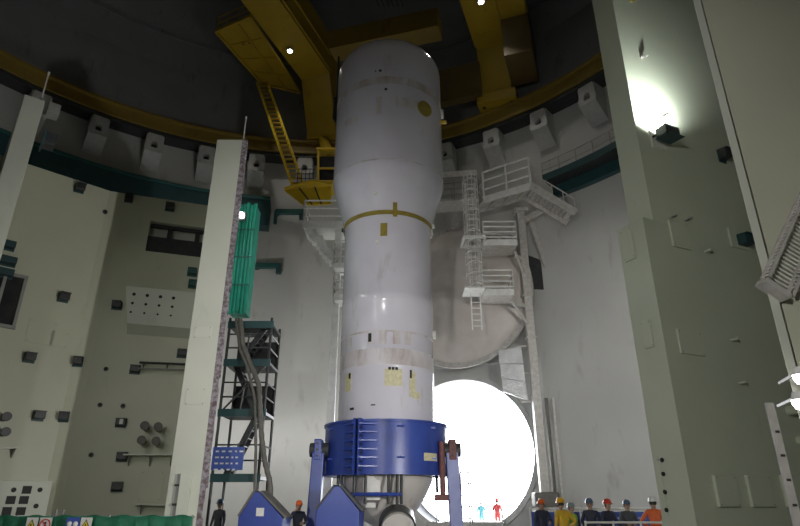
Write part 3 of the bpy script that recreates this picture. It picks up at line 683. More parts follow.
# main column
cp = at(520, 213, 30.6)
cl_ = MB().box((cp.x, 30.6, cp.z / 2), (0.42, 0.42, cp.z)).build('column', WS, tower)
MB().box((cp.x, 30.6, cp.z + 0.08), (0.8, 0.8, 0.16)).build('column_head', WS, cl_); MB().box((cp.x, 30.6, 0.15), (0.9, 0.9, 0.3)).build('column_foot', 'concrete', cl_)
for z_ in (9.8, 12.2): MB().box((cp.x, 30.6, z_), (0.55, 0.55, 0.12)).build('splice_plate', WS, cl_)
cp2 = at(546, 398, 30.9)
c2_ = MB().box((cp2.x, 30.9, cp2.z / 2), (0.16, 0.16, cp2.z)).build('column', 'duct_grey', tower); MB().box((cp2.x + 0.35, 30.9, cp2.z / 2), (0.12, 0.12, cp2.z)).build('column', WS, tower)
fb = at(545, 492, 30.4); MB().box((fb.x, 30.4, 1.7), (1.2, 0.9, 0.7)).build('anchor_block', 'duct_grey', tower, bevel=0.1)
MB().box((fb.x, 30.4, 0.65), (1.2, 0.8, 1.3)).build('anchor_plinth', 'concrete', tower)
# upper deck with railing
u0t = at(484, 200, 30.0); zu = u0t.z
u_ = [u0t, atz(531, 186, zu), atz(523, 197, zu), at(472, 206, 31.6)]
U = [Vector((p.x, p.y, zu)) for p in u_]
d_ = deck(U, 0.16)
mb = MB(); railing(mb, [U[0] + Z * 0.1, U[1] + Z * 0.1], 1.75, 3, r=0.06); railing(mb, [U[3] + Z * 0.1, U[0] + Z * 0.1], 1.1, 3); mb.build('railing', 'white_steel', d_)
MB().bar(U[0], U[1], 0.12, 0.4).build('edge_beam', 'white_steel', d_); MB().bar(U[3], U[2], 0.12, 0.3).build('edge_beam', WS, d_)
mb = MB()
for f in (0.3, 0.6, 0.9): mb.bar(U[0].lerp(U[1], f) - Z * 0.1, U[3].lerp(U[2], f) - Z * 0.1, 0.1, 0.2)
mb.build('joist', WS, d_)
# gangway to the left, towards the vessel
ga, gb = at(478, 204, 30.6), at(436, 209, 31.2)
gz = gb.z
G = [Vector((ga.x, 30.0, gz)), Vector((gb.x - 0.4, 30.4, gz)), Vector((gb.x - 0.4, 31.8, gz)), Vector((ga.x, 31.4, gz))]
d_ = deck(G, 0.18, 'gangway'); mb = MB(); railing(mb, [G[0] + Z * 0.1, G[1] + Z * 0.1], 1.5, 4); railing(mb, [G[3] + Z * .1, G[2] + Z * .1], 1.5, 4); mb.build('railing', 'grey_steel', d_)
MB().bar(G[0] + Z * 1.9 + Vector((0, .3, 0)), G[1] + Z * 1.9 + Vector((0, .3, 0)), 0.4, 0.35).build('duct', WS, d_)
# stair falling to the right
s0, s1 = U[1], at(576, 213, 27.9)
s1 = Vector((s1.x, s1.y, s1.z)); sd = Vector((-0.12, 1.0, 0)) * 1.15
st = MB(); st.bar(s0, s1, 0.12, 0.42); st.bar(s0 + sd, s1 + sd, 0.12, 0.42)
stair = st.build('stair', WS, tower)
tread = None
for k in range(1, 11):
    p = s0.lerp(s1, k / 11) + sd * 0.5
    if tread is None:
        tread = MB().frame_box(p, sd.normalized(), Vector((sd.y, -sd.x, 0)).normalized(), Z, 0.5, 0.14, 0.03).build('tread', WS, stair); p0 = p
    else: share(tread, [p - p0])
mb = MB()
for o_ in (Vector((0, 0, 0)), sd):
    mb.tube([s0 + o_ + Z * 0.9, s1 + o_ + Z * 0.9], 0.035, 6)
    for k in range(5): q = s0.lerp(s1, k / 4) + o_; mb.tube([q, q + Z * 0.9], 0.03, 6)
mb.build('handrail', WS, stair)
# middle and lower landings
for (c4, hh, nm) in (((( 483, 212), (516, 210), (520, 243), (484, 245)), 1.25, 'a'), (((483, 262), (514, 260), (517, 296), (483, 292)), 1.25, 'b')):
    a, b_ = at(c4[3][0], c4[3][1], 28.6), at(c4[2][0] - 3, c4[2][1], 28.6)
    z_ = (a.z + b_.z) / 2
    Pp = [Vector((a.x, 28.6, z_)), Vector((b_.x, 28.6, z_)), Vector((b_.x + 0.1, 30.2, z_)), Vector((a.x, 30.2, z_))]
    d_ = deck(Pp, 0.14); mb = MB(); railing(mb, [Pp[0] + Z * .1, Pp[1] + Z * .1, Pp[2] + Z * .1], 1.25, 4); railing(mb, [Pp[3] + Z * .1, Pp[2] + Z * .1], 1.25, 3); mb.build('railing', 'white_steel', d_)
    MB().box((Pp[0] + Pp[1]) / 2 + Z * 0.1, ((Pp[1] - Pp[0]).length, 0.06, 0.34)).build('toe_plate', 'white_steel', d_)
    MB().bar(Pp[1] - Z * 0.1 + Vector((0, .7, 0)), Vector((cp.x, 30.6, z_ - 1.2)), 0.12, 0.14).build('bracket', WS, d_)
    MB().bar(Pp[2] - Z * 0.05, Vector((cp.x, 30.6, z_)), 0.14, 0.2).build('bracket', WS, d_)
# small landing under the ladder cage
ca, cbp = at(464, 291, 28.4), at(484, 286, 28.4); zz = ca.z
Pp = [Vector((ca.x, 28.0, zz)), Vector((cbp.x, 28.0, zz)), Vector((cbp.x, 29.3, zz)), Vector((ca.x, 29.3, zz))]
deck(Pp, 0.1, 'ladder_landing', 'white_steel')
ca2, cb2 = at(463, 240, 28.4), at(484, 238, 28.4); zz2 = ca2.z
Pp = [Vector((ca2.x, 28.0, zz2)), Vector((cb2.x, 28.0, zz2)), Vector((cb2.x, 29.3, zz2)), Vector((ca2.x, 29.3, zz2))]
mb = MB()
for i in range(4): mb.bar(Pp[i], Pp[(i + 1) % 4], 0.1, 0.16)
mb.build('ladder_landing', 'white_steel', tower)
# caged ladder
lc = (at(465, 240, 28.4) + at(482, 240, 28.4)) / 2; lr = 0.42
ztop, zbot = at(472, 180, 28.4).z, at(480, 328, 28.4).z
lad = MB()
for s in (-1, 1): lad.bar((lc.x + s * 0.24, 28.75, zbot), (lc.x + s * 0.24, 28.75, ztop), 0.06, 0.05)
ladder = lad.build('cage_ladder', 'white_steel', tower)
first = None; z_ = zbot + 0.2
while z_ < ztop:
    if first is None: first = MB().tube([(lc.x - 0.24, 28.75, z_), (lc.x + 0.24, 28.75, z_)], 0.022, 6).build('rung', 'white_steel', ladder); fz = z_
    else: share(first, [(0, 0, z_ - fz)])
    z_ += 0.32
cage = MB()
for k in range(7):
    a = PI * (0.0 + k / 6); x_ = lc.x + lr * math.cos(a); y_ = 28.75 - 0.78 * math.sin(a); cage.tube([(x_, y_, zz + 0.2), (x_, y_, ztop + 0.2)], 0.022, 5)
cage.build('cage_bar', 'white_steel', ladder)
z_ = zz + 0.3; first = None
while z_ < ztop + 0.2:
    if first is None:
        first = MB().tube([(lc.x + lr * math.cos(PI * k / 10), 28.75 - 0.78 * math.sin(PI * k / 10), z_) for k in range(11)], 0.028, 5).build('cage_hoop', 'white_steel', ladder); fz = z_
    else: share(first, [(0, 0, z_ - fz)])
    z_ += 0.62
# knee braces and curved steelwork behind
mb = MB(); b0 = at(545, 262, 31.3)
mb.bar((cp.x, 30.6, cp.z - 0.6), at(553, 205, 30.0), 0.2, 0.3); mb.bar(at(530, 220, 31.0), at(546, 268, 31.2), 0.22, 0.3)
mb.build('brace', WS, tower)
MB().prism([at(528, 255, 31.2), at(546, 262, 31.2), at(545, 290, 31.2), at(528, 285, 31.2)], (0, 0.4, 0)).build('gusset', 'dark_steel', tower)

# insulated shiny panel right of the hatch
fo = [at(499, 350, 31.4), at(521, 346, 30.9), at(528, 401, 30.9), at(503, 392, 31.4)]
foil = thing('foil_panel', (fo[3] + fo[2]) / 2, 'shiny crumpled foil cladding beside the steel column right of the hatch', 'cladding')
for i in range(3):
    a, b_ = i / 3 + 0.01, (i + 1) / 3 - 0.01
    MB().prism([fo[0].lerp(fo[3], a), fo[1].lerp(fo[2], a), fo[1].lerp(fo[2], b_), fo[0].lerp(fo[3], b_)], (0.04 * i - 0.03, 0.15, 0)).build('sheet', 'foil', foil)
mb = MB()
for p in (fo[1], fo[1].lerp(fo[2], 0.5), fo[2]): mb.bar(Vector((p.x - 0.3, p.y + 0.2, p.z)), Vector((cp.x, 30.85, p.z)), 0.1)
mb.build('support', WS, foil)
# small cabinet on the wall right of the vessel
sb = oncyl(438, 278, 21.0)
bxs = thing('junction_box', (sb.x, sb.y, sb.z - 0.5), 'white wall box just right of the vessel below the gangway', 'box')
MB().box(sb, (0.7, 0.4, 0.95), -math.radians(24)).build('body', 'white_steel', bxs, bevel=0.03); MB().box(sb - hn * 0.22, (0.56, 0.04, 0.8), -math.radians(24)).build('door', 'tag_white', bxs)
MB().bar(sb, sb + hn * 0.9, 0.2).build('bracket', WS, bxs)

# ================================================================== LEFT WHITE STAIR TOWER behind the vessel
YL = 26.4
lt = thing('white_stair', (at(336, 400, YL).x, YL, 0), 'white steel stair tower half hidden left of the vessel', 'stair')
pc_ = at(336, 300, YL + 0.6)
MB().box((pc_.x, YL + 0.6, 7.2), (0.34, 0.34, 14.4)).build('column', 'white_steel', lt)
MB().box((pc_.x, YL + 0.6, 0.1), (0.8, 0.8, 0.2)).build('column_foot', 'white_steel', lt)
a, b_ = at(303, 226, YL), at(346, 222, YL); zd = a.z
Pp = [Vector((a.x, YL, zd)), Vector((b_.x, YL, zd)), Vector((b_.x, YL + 1.7, zd)), Vector((a.x, YL + 1.7, zd))]
d_ = MB().prism(Pp, (0, 0, 0.14)).build('deck', 'white_steel', lt)
mb = MB(); railing(mb, [Pp[3] + Z * .1, Pp[0] + Z * .1, Pp[1] + Z * .1], 1.35, 3, r=0.04); railing(mb, [Pp[3] + Z * .1, Pp[2] + Z * .1], 1.35, 3, r=0.04); mb.build('railing', 'white_steel', d_)
MB().bar(Pp[0] + Z * 0.05 - Vector((0, 0.05, 0)), Pp[1] + Z * 0.05 - Vector((0, 0.05, 0)), 0.06, 0.4).build('toe_plate', 'white_steel', d_)
t0, t1 = at(308, 228, YL + 0.2), at(336, 262, YL + 0.2); td = Vector((0, 1.1, 0))
sm = MB(); sm.bar(t0, t1, 0.08, 0.3); sm.bar(t0 + td, t1 + td, 0.08, 0.3); stt = sm.build('stringer', 'white_steel', lt)
t0b = at(318, 228, YL + 0.2)
tread = None
for k in range(1, 8):
    p = t0.lerp(t1, k / 8) + td * 0.5
    if tread is None: tread = MB().box(p, (0.5, 1.05, 0.12)).build('tread', 'white_steel', stt); p0 = p
    else: share(tread, [p - p0])
for (y0, y1) in ((229, 268), (270, 300)):
    e0, e1_ = at(333, y1, YL - 0.1), at(349, y1 - 2, YL - 0.1); z_ = e0.z
    Pp = [Vector((e0.x, YL - 0.1, z_)), Vector((e1_.x, YL - 0.1, z_)), Vector((e1_.x, YL + 1.0, z_)), Vector((e0.x, YL + 1.0, z_))]
    d_ = MB().prism(Pp, (0, 0, 0.3)).build('landing', 'white_steel', lt, bevel=0.04); mb = MB(); railing(mb, [Pp[3] + Z * .2, Pp[0] + Z * .2, Pp[1] + Z * .2], 1.2, 3); mb.build('railing', 'tag_white', d_)
MB().bar((at(318, 232, YL).x, YL + 1.2, zd), (pc_.x, YL + 0.6, zd - 2.4), 0.14).build('brace', 'white_steel', lt)

# ================================================================== SCAFFOLD STAIR beside the near fin
YS = 20.4
s_l, s_r = at(212, 480, YS).x, at(258, 480, YS).x
sct = thing('scaffold_stair', ((s_l + s_r) / 2, YS, 0), 'dark scaffold stair with teal decks beside the near fin', 'scaffold')
ztp = at(240, 318, YS).z
for x_ in (s_l, s_r):
    for y_ in (YS, YS + 1.5): MB().tube([(x_, y_, 0), (x_, y_, ztp)], 0.05, 8).build('standard', 'dark_steel', sct)
levels = [at(240, y_, YS).z for y_ in (478, 413, 363, 325)]
for i, z_ in enumerate(levels):
    d_ = MB().box(((s_l + s_r) / 2, YS + 0.75, z_), (s_r - s_l + 0.1, 1.6, 0.1)).build('deck', 'dark_steel', sct)
    MB().box(((s_l + s_r) / 2 + 0.02, YS - 0.06, z_), (s_r - s_l + 0.14, 0.05, 0.26)).build('toe_board', 'teal_dark', d_)
    for h in (0.55, 1.05):
        if z_ + h < ztp: MB().tube([(s_l, YS, z_ + h), (s_r, YS, z_ + h)], 0.03, 6).build('guard_rail', 'dark_steel', sct)
        if z_ + h < ztp: MB().tube([(s_r, YS, z_ + h), (s_r, YS + 1.5, z_ + h)], 0.03, 6).build('guard_rail', 'dark_steel', sct)
    if i < 3:
        zn = levels[i + 1]; p, q = Vector((s_l + 0.25, YS + 0.5, z_)), Vector((s_r - 0.35, YS + 0.5, zn))
        if i % 2: p.x, q.x = q.x, p.x
        f = MB(); f.bar(p, q, 0.06, 0.2); f.bar(p + Vector((0, .6, 0)), q + Vector((0, .6, 0)), 0.06, 0.2); fo_ = f.build('flight', 'dark_steel', sct)
        for k in range(1, 8): MB().box(p.lerp(q, k / 8) + Vector((0, .3, 0)), (0.22, 0.6, 0.03)).build('tread', 'dark_steel', fo_)
        MB().tube([(s_l + (s_r - s_l) * 0.45, YS, z_), (s_l + (s_r - s_l) * 0.5, YS, z_ + 1.1)], 0.035, 6).build('guard_post', 'dark_steel', sct)
MB().tube([(s_l, YS, levels[1]), (s_r, YS, levels[2])], 0.035, 6).build('diagonal_brace', 'dark_steel', sct)
MB().box(((s_l + s_r) / 2, YS + 1.55, levels[1] + 0.6), (s_r - s_l, 0.03, 1.2)).build('mesh_panel', 'black', sct)
MB().box(((s_l + s_r) / 2, YS + 1.55, levels[2] + 0.6), (s_r - s_l, 0.03, 1.1)).build('mesh_panel', 'black', sct)
# blue notice board
nb0, nb1 = at(213.5, 447, YS - 0.15), at(242.5, 470, YS - 0.15)
nb = thing('notice_board', ((nb0.x + nb1.x) / 2, YS - 0.12, nb1.z), 'blue notice board with white lettering hung on the scaffold', 'sign')
MB().box((nb0 + nb1) / 2, (nb1.x - nb0.x, 0.03, nb0.z - nb1.z)).build('board', 'sign_blue', nb)
random.seed(5)
for r_ in range(4):
    x_ = nb0.x + 0.1
    while x_ < nb1.x - 0.15:
        wd = 0.06 + 0.07 * random.random()
        MB().box((x_ + wd / 2, YS - 0.168, nb0.z - 0.14 - r_ * 0.19), (wd, 0.006, 0.05)).build('print_mark', 'tag_white', nb); x_ += wd + 0.06 + 0.05 * random.random()
for q in (nb0.x + 0.1, nb1.x - 0.1): MB().tube([(q, YS - 0.14, nb0.z - 0.02), (q, YS - 0.02, nb0.z + 0.12)], 0.012, 5).build('hook', 'dark_steel', nb)
# teal wrapped shaft above it
ta, tb_ = at(240, 204, YS), at(257.5, 204, YS); tz1, tz0 = ta.z, at(240, 314, YS).z
tl = thing('teal_wrap', ((ta.x + tb_.x) / 2, YS + 0.6, tz0), 'bright teal ribbed sheeting wrapped round the top of the scaffold', 'sheeting')
n_rib = 5; wd = (tb_.x - ta.x) / n_rib
for i in range(n_rib):
    x_ = ta.x + wd * (i + 0.5)
    MB().box((x_, YS + 0.05 + 0.04 * (i % 2), (tz0 + tz1) / 2 + 0.04 * (i % 3)), (wd * 0.94, 0.12, tz1 - tz0)).build('rib_panel', 'teal', tl, bevel=0.04)
MB().box(((ta.x + tb_.x) / 2, YS + 0.4, (tz0 + tz1) / 2), (tb_.x - ta.x - 0.06, 0.6, tz1 - tz0 - 0.1)).build('side_panel', 'teal', tl)
for f in (0.25, 0.5, 0.75): MB().box(((ta.x + tb_.x) / 2, YS - 0.025, tz0 + (tz1 - tz0) * f), (tb_.x - ta.x, 0.03, 0.05)).build('lashing', 'teal_mid', tl)
# flexible hoses hanging from the wrap
for pts, r_, lb in (([(240, 318), (243, 345), (252, 368), (259, 385), (260, 410), (262, 440), (265, 462), (270, 482), (272, 522)], 0.085, 'fat grey hose sagging beside the scaffold stair'), ([(236, 318), (240, 350), (247, 365), (255, 400), (256, 450), (254, 524)], 0.05, 'thinner grey hose hanging closest to the scaffold')):
    W_ = [at(x_, y_, YS - 0.35) for x_, y_ in pts]; fine = []
    for i in range(len(W_) - 1):
        for k in range(6): fine.append(W_[i].lerp(W_[i + 1], k / 6))
    fine.append(W_[-1])
    tag(MB().tube(fine, [r_ * (1.12 if i % 2 else 0.92) for i in range(len(fine))], 10).build('hose', 'duct_grey', smooth=True), lb, 'hose')
# teal bracket arms on the containment wall
for x0, x1, y_, hh, lb in ((256, 279, 266, 9, 'teal pipe bracket jutting from the pale wall'), (276, 302, 212, 9, 'teal pipe frame under the crane cab')):
    a, b_ = oncyl(x0, y_, 21.6), oncyl(x1, y_, 21.4)
    o = thing('pipe_bracket', (a + b_) / 2, lb, 'bracket')
    MB().bar(a, b_, 0.35, 0.3).build('arm', 'teal_mid', o); MB().bar(b_ + Z * 0.15, b_ - Z * 0.55, 0.3).build('elbow', 'teal_dark', o); MB().bar(a, a + (b_ - a).normalized().cross(Z) * -0.5, 0.25).build('stub', 'teal_dark', o)
    if y_ < 250: MB().bar(a, a - Z * 0.9, 0.2).build('post', 'teal_mid', o)

# ================================================================== WALL FIXTURES
def fixture(pl, x, y, w_, h_, d_, name, label, m='dark_steel', cat='box', hood=True, group=None):
    p = pl.hit(x, y); c = p + pl.n * (d_ / 2)
    o = thing(name, p - Z * (h_ / 2), label, cat, group)
    MB().frame_box(p + pl.n * 0.02, pl.t, pl.n, Z, w_ * 0.55, 0.02, h_ * 0.55).build('back_plate', m if m != 'dark_steel' else 'teal_dark', o)
    MB().frame_box(c + Z * h_ * 0.06, pl.t, pl.n, Z, w_ / 2, d_ / 2, h_ * 0.4).build('housing', m, o, bevel=0.02)
    if hood:
        MB().prism([p + pl.t * (-w_ / 2) + Z * h_ * 0.5, p + pl.t * (w_ / 2) + Z * h_ * 0.5, p + pl.t * (w_ / 2) + Z * h_ * 0.38 + pl.n * d_ * 1.25, p - pl.t * (w_ / 2) + Z * h_ * 0.38 + pl.n * d_ * 1.25], (0, 0, 0.03)).build('hood', m, o)
    return o
def sleeve(pl, x, y, r, label, m='black', depth=0.03, cat='sleeve'):
    p = pl.hit(x, y)
    ring_ = thing('pipe_sleeve', p, label, cat)
    MB().tube([p - pl.n * 0.02, p + pl.n * depth], r, 14).build('plug', m, ring_)
    b = MB(); pts = []
    for k in range(17): a = 2 * PI * k / 16; pts.append(p + pl.t * (math.cos(a) * r * 1.05) + Z * (math.sin(a) * r * 1.05) + pl.n * 0.01)
    b.tube(pts, 0.02, 5, caps=False).build('collar', 'grey_steel', ring_)
for x, y, lb in ((79, 189, 'dark wall lamp box under the teal gallery'), (63, 298, 'dark wall box midway up the left cream wall'), (29, 358, 'dark wall box low on the left cream wall'), (38, 416, 'lowest dark wall box on the left cream wall')):
    fixture(LB, x, y, 0.34, 0.32, 0.3, 'wall_box', lb)
for x, y, lb in ((126, 199, 'dark wall box at the top of the cream corner'), (75, 362, 'dark wall box on the corner edge'), (61, 417, 'dark wall box near the foot of the corner edge')):
    fixture(LS, x + 3, y, 0.3, 0.34, 0.26, 'wall_box', lb)
for x, y, lb in ((170, 208, 'dark wall box above the window recess'), (117, 306, 'dark wall box left of the perforated white block'), (192, 273, 'upper teal wall box beside the near fin'), (193, 285, 'lower teal wall box beside the near fin'),
                 (135, 370, 'dark wall box with a rail running right'), (121, 423, 'dark wall box with a pale lens above the shelf'), (122, 457, 'dark wall box at the end of the shelf'), (117, 487, 'small dark wall box near the green netting'), (182, 354, 'dark wall box touching the near fin')):
    fo_ = fixture(LW, x, y, 0.34, 0.3, 0.25, 'wall_box', lb, 'teal_mid' if 'teal' in lb else 'dark_steel')
    if 'lens' in lb: lens_box = fo_
p = LW.hit(122, 422) + LW.n * 0.26; 
MB().frame_box(p, LW.t, LW.n, Z, 0.06, 0.02, 0.1).build('lens', 'tag_white', lens_box)
for x, y in ((105, 212), (108, 224)): sleeve(LB, x, y, 0.09, 'small black hole beside the top of the cream corner, %s of two' % ('upper' if y < 220 else 'lower'))
for x, y, lb in ((106, 369, 'small black hole left of the railed box'), (100, 405, 'small black hole in the shaded cream wall'), (123, 406, 'small black hole above the lensed box'), (91, 455, 'small black hole low on the shaded wall')): sleeve(LW, x, y, 0.07, lb)
# rail to the right of the box
a, b_ = LW.hit(140, 364) + LW.n * 0.3, LW.hit(186, 366) + LW.n * 0.3
rl = thing('pipe_rail', (a + b_) / 2, 'thin double pipe rail along the cream wall', 'rail')
MB().tube([a, b_], 0.045, 8).build('rail', 'dark_steel', rl); MB().tube([a - Z * 0.22, b_ - Z * 0.22], 0.035, 8).build('rail', 'grey_steel', rl)
for f in (0.1, 0.6): q = a.lerp(b_, f); MB().bar(q - LW.n * 0.32, q, 0.05).build('bracket', 'dark_steel', rl); MB().bar(q, q - Z * 0.22, 0.04).build('bracket', 'dark_steel', rl)
# four pipe stubs
for x, y, lb in ((146, 428, 'upper left of four grey pipe stubs'), (159, 429, 'upper right of four grey pipe stubs'), (143, 442, 'lower left of four grey pipe stubs'), (157, 443, 'lower right of four grey pipe stubs')):
    p = LW.hit(x, y); o = thing('pipe_stub', p, lb, 'pipe', 'pipe stubs on the cream wall')
    MB().tube([p, p + LW.n * 0.75], 0.12, 14).build('pipe', 'grey_steel', o, smooth=True); MB().tube([p + LW.n * 0.73, p + LW.n * 0.83], 0.155, 14).build('end_cap', 'duct_grey', o)
# shelf
a, b_ = LW.hit(124, 456), LW.hit(176, 456)
sh = thing('wall_shelf', (a + b_) / 2, 'narrow steel shelf below the pipe stubs', 'shelf')
MB().prism([a, b_, b_ + LW.n * 0.45, a + LW.n * 0.45], (0, 0, 0.05)).build('board', 'cream_pale', sh)
for f in (0.1, 0.5, 0.9): q = a.lerp(b_, f); MB().prism([q, q + LW.n * 0.4, q - Z * 0.35], LW.t * 0.04).build('gusset', 'grey_steel', sh)
a, b_ = LW.hit(135, 505), LW.hit(176, 506)
sh = thing('wall_shelf', (a + b_) / 2, 'short steel shelf near the floor left of the near fin', 'shelf')
MB().prism([a, b_, b_ + LW.n * 0.4, a + LW.n * 0.4], (0, 0, 0.05)).build('board', 'cream_pale', sh)
for f in (0.15, 0.85): q = a.lerp(b_, f); MB().prism([q, q + LW.n * 0.35, q - Z * 0.3], LW.t * 0.04).build('gusset', 'grey_steel', sh)
# perforated white block
a, b_, c_ = LW.hit(127, 290), LW.hit(196, 290), LW.hit(127, 334)
bl = thing('anchor_block', c_, 'pale protruding block with rows of dark anchor holes', 'block')
bw = (b_ - a).length; bh = a.z - c_.z
MB().prism([c_ + LW.n * 0.0, c_ + LW.n * 0.55 + Z * 0.28, a + LW.n * 0.55, a], LW.t * bw).build('body', 'cream_pale', bl, bevel=0.01)
for r_ in range(3):
    for k in range(4):
        q = a + LW.t * (0.35 + k * 0.48) + LW.n * 0.55 - Z * (0.32 + r_ * 0.36)
        MB().tube([q - LW.n * 0.02, q + LW.n * 0.015], 0.065 - 0.012 * r_, 10).build('anchor_hole', 'black', bl)
# thick panel with square holes low on the left
a, b_, c_ = LB.hit(-22, 480), LB.hit(50, 481), LB.hit(-22, 524)
bl = thing('holed_slab', (c_.x, c_.y, 0), 'pale slab with square and round dark holes at the lower left', 'panel')
bw = (b_ - a).length
MB().prism([Vector((a.x, a.y, 0)), Vector((a.x, a.y, 0)) + LB.n * 0.35, a + LB.n * 0.35, a], LB.t * bw).build('body', 'cream_pale', bl, bevel=0.015)
for x, y, sq in ((11, 490, 0), (24, 490, 1), (37, 490, 0), (8, 500, 1), (21, 500, 1), (33, 506, 0), (4, 511, 1), (18, 511, 1)):
    q = LB.hit(x, y) + LB.n * 0.36
    if sq: MB().frame_box(q, LB.t, LB.n, Z, 0.13, 0.02, 0.12).build('square_hole', 'black', bl)
    else: MB().tube([q - LB.n * 0.02, q + LB.n * 0.02], 0.075, 12).build('round_hole', 'black', bl)
# left dark opening in the cream wall
a, b_ = LB.hit(-30, 272), LB.hit(26, 278); c_ = LB.hit(14, 328)
wn = thing('window_2', Vector((a.x, a.y, c_.z)), 'dark framed opening at the left edge below the teal boxes', 'window'); wn['kind'] = 'structure'
u0_, u1_ = (a - LB.p).dot(LB.t), (b_ - LB.p).dot(LB.t)
def lbp(u, z, d=0): return LB.p + LB.t * u + Z * z + LB.n * d
zc0, zc1 = c_.z, b_.z
MB().frame_box(lbp((u0_ + u1_) / 2, (zc0 + zc1) / 2, 0.02), LB.t, LB.n, Z, (u1_ - u0_) / 2, 0.015, (zc1 - zc0) / 2).build('pane', 'glass_dark', wn)
for z_ in (zc0, zc1): MB().frame_box(lbp((u0_ + u1_) / 2, z_, 0.05), LB.t, LB.n, Z, (u1_ - u0_) / 2 + 0.06, 0.05, 0.06).build('frame', 'grey_steel', wn)
for u in (u0_, u0_ + (u1_ - u0_) * 0.62, u1_): MB().frame_box(lbp(u, (zc0 + zc1) / 2, 0.05), LB.t, LB.n, Z, 0.05, 0.05, (zc1 - zc0) / 2).build('frame', 'grey_steel', wn)
# inlaid plates on the cream walls
def plate(pl, x0, y0, x1, y1, label, m, d=0.03, name='embedded_plate', off_=0.0):
    a, b_ = pl.hit(x0, y0), pl.hit(x1, y1); c = (a + b_) / 2
    wd = abs((b_ - a).dot(pl.t)); hh = abs(a.z - b_.z)
    o = thing(name, c - Z * hh / 2, label, 'plate')
    MB().frame_box(c + pl.n * (d / 2 + off_), pl.t, pl.n, Z, wd / 2, d / 2, hh / 2).build('plate', m, o, bevel=min(0.02, d * 0.4))
    for sx in (-1, 1):
        for sz in (-1, 1):
            q = c + pl.t * (sx * wd * 0.42) + Z * (sz * hh * 0.42) + pl.n * (d + off_); MB().tube([q - pl.n * 0.01, q + pl.n * 0.008], 0.018, 6).build('screw', 'grey_steel', o)
    return o
plate(LB, 30, 318, 53, 346, 'flush square plate on the left cream wall', 'cream', 0.02)
plate(LB, 52, 330, 66, 348, 'smaller flush plate beside the square plate', 'cream', 0.02)
plate(LW, 142, 470, 160, 502, 'flush rectangular plate below the shelf', 'cream', 0.02)
# near fin fittings
plate(F2, 187, 388, 204, 405, 'thin square cover plate on the near fin', 'cream_pale', 0.02)
plate(F2, 195, 327, 211, 338, 'shallow cover plate higher on the near fin', 'cream_pale', 0.02)
q0, q1_ = F2.hit(180, 474), F2.hit(176, 520)
sl = thing('conduit_cover', q1_, 'pale vertical conduit cover at the foot of the near fin', 'conduit')
MB().bar(q0 + F2.n * 0.06 + F2.t * 0.22, Vector((q0.x, q0.y, 0.1)) + F2.n * 0.06 + F2.t * 0.22, 0.3, 0.14).build('channel', 'cream_pale', sl)
MB().bar(q0 + F2.n * 0.03, Vector((q0.x, q0.y, 0.1)) + F2.n * 0.03, 0.09, 0.07).build('strip', 'grey_steel', sl)
for k in range(3): MB().frame_box(Vector((q0.x, q0.y, q0.z - 0.3 - 0.5 * k)) + F2.n * 0.07, F2.t, F2.n, Z, 0.08, 0.02, 0.03).build('clip', 'dark_steel', sl)
# rods on wall tops
for p, lb in ((Vector((f2b.x - 0.05, f2b.y + 0.2, TOP)), 'thin rod standing on the near fin'), (Vector((f1a.x + 0.35, f1a.y + 0.3, TOP)), 'thin rod standing on the far left wall end')):
    o = thing('lightning_rod', p, lb, 'rod'); MB().tube([p, p + Z * 1.05], 0.022, 6).build('rod', 'white_steel', o); MB().tube([p, p + Z * 0.06], 0.06, 8).build('base', 'grey_steel', o)
    MB().tube([p + Z * 1.03, p + Z * 1.12], 0.035, 8).build('tip', 'white_steel', o)
# floodlight on the flank of the near fin
p = at(241, 215, 19.0)
fx = thing('floodlight', p - Z * 0.2, 'small lit floodlight between the near fin and the teal wrap', 'lamp')
MB().box(p + Vector((0, 0.12, 0)), (0.3, 0.2, 0.3)).build('housing', 'dark_steel', fx, bevel=0.02); MB().tube([p + Vector((0, 0.03, 0)), p - Vector((0, 0.02, 0))], 0.11, 16).build('lens', 'lamp_glow', fx)
MB().bar(p + Vector((0, 0.15, 0)), p + Vector((-0.9, 0.3, 0)), 0.06).build('arm', 'dark_steel', fx)
lamp('POINT', 'fin_floodlight_light', p - Vector((0, 0.12, 0)), 60, None, (0.9, 1, 1), 0.1)
# cable boxes on the flank of the far-left fin
for x, y, lb in ((47, 110, 'grey box at the top of the far left wall end'), (42, 140, 'dark box high on the far left wall end')):
    fixture(F1S, x, y, 0.4, 0.42, 0.3, 'wall_box', lb, 'grey_steel' if y < 120 else 'dark_steel', hood=False)
for x, y, lb in ((6, 246, 'topmost teal terminal box at the left edge'), (7, 262, 'middle teal terminal box at the left edge'), (4, 274, 'lowest teal terminal box at the left edge')):
    fixture(LB, x, y, 0.5, 0.3, 0.35, 'terminal_box', lb, 'teal_dark', hood=False, group='teal terminal boxes at the left edge')
for x, y in ((3, 418), (2, 433)):
    p = LB.hit(x, y); o = thing('pipe_stub', p, 'dark pipe stub at the left edge, %s of two' % ('upper' if y < 425 else 'lower'), 'pipe')
    MB().tube([p, p + LB.n * 0.5], 0.12, 14).build('pipe', 'duct_grey', o, smooth=True); MB().tube([p + LB.n * 0.48, p + LB.n * 0.56], 0.15, 14).build('end_cap', 'dark_steel', o)
a, b_ = LB.hit(-10, 450), LB.hit(16, 449)
sh = thing('wall_shelf', (a + b_) / 2, 'short steel shelf at the left edge above the slab', 'shelf')
MB().prism([a, b_, b_ + LB.n * 0.4, a + LB.n * 0.4], (0, 0, 0.05)).build('board', 'cream_pale', sh)
MB().prism([b_ - LB.t * 0.1, b_ - LB.t * 0.1 + LB.n * 0.35, b_ - LB.t * 0.1 - Z * 0.3], LB.t * 0.04).build('gusset', 'grey_steel', sh)

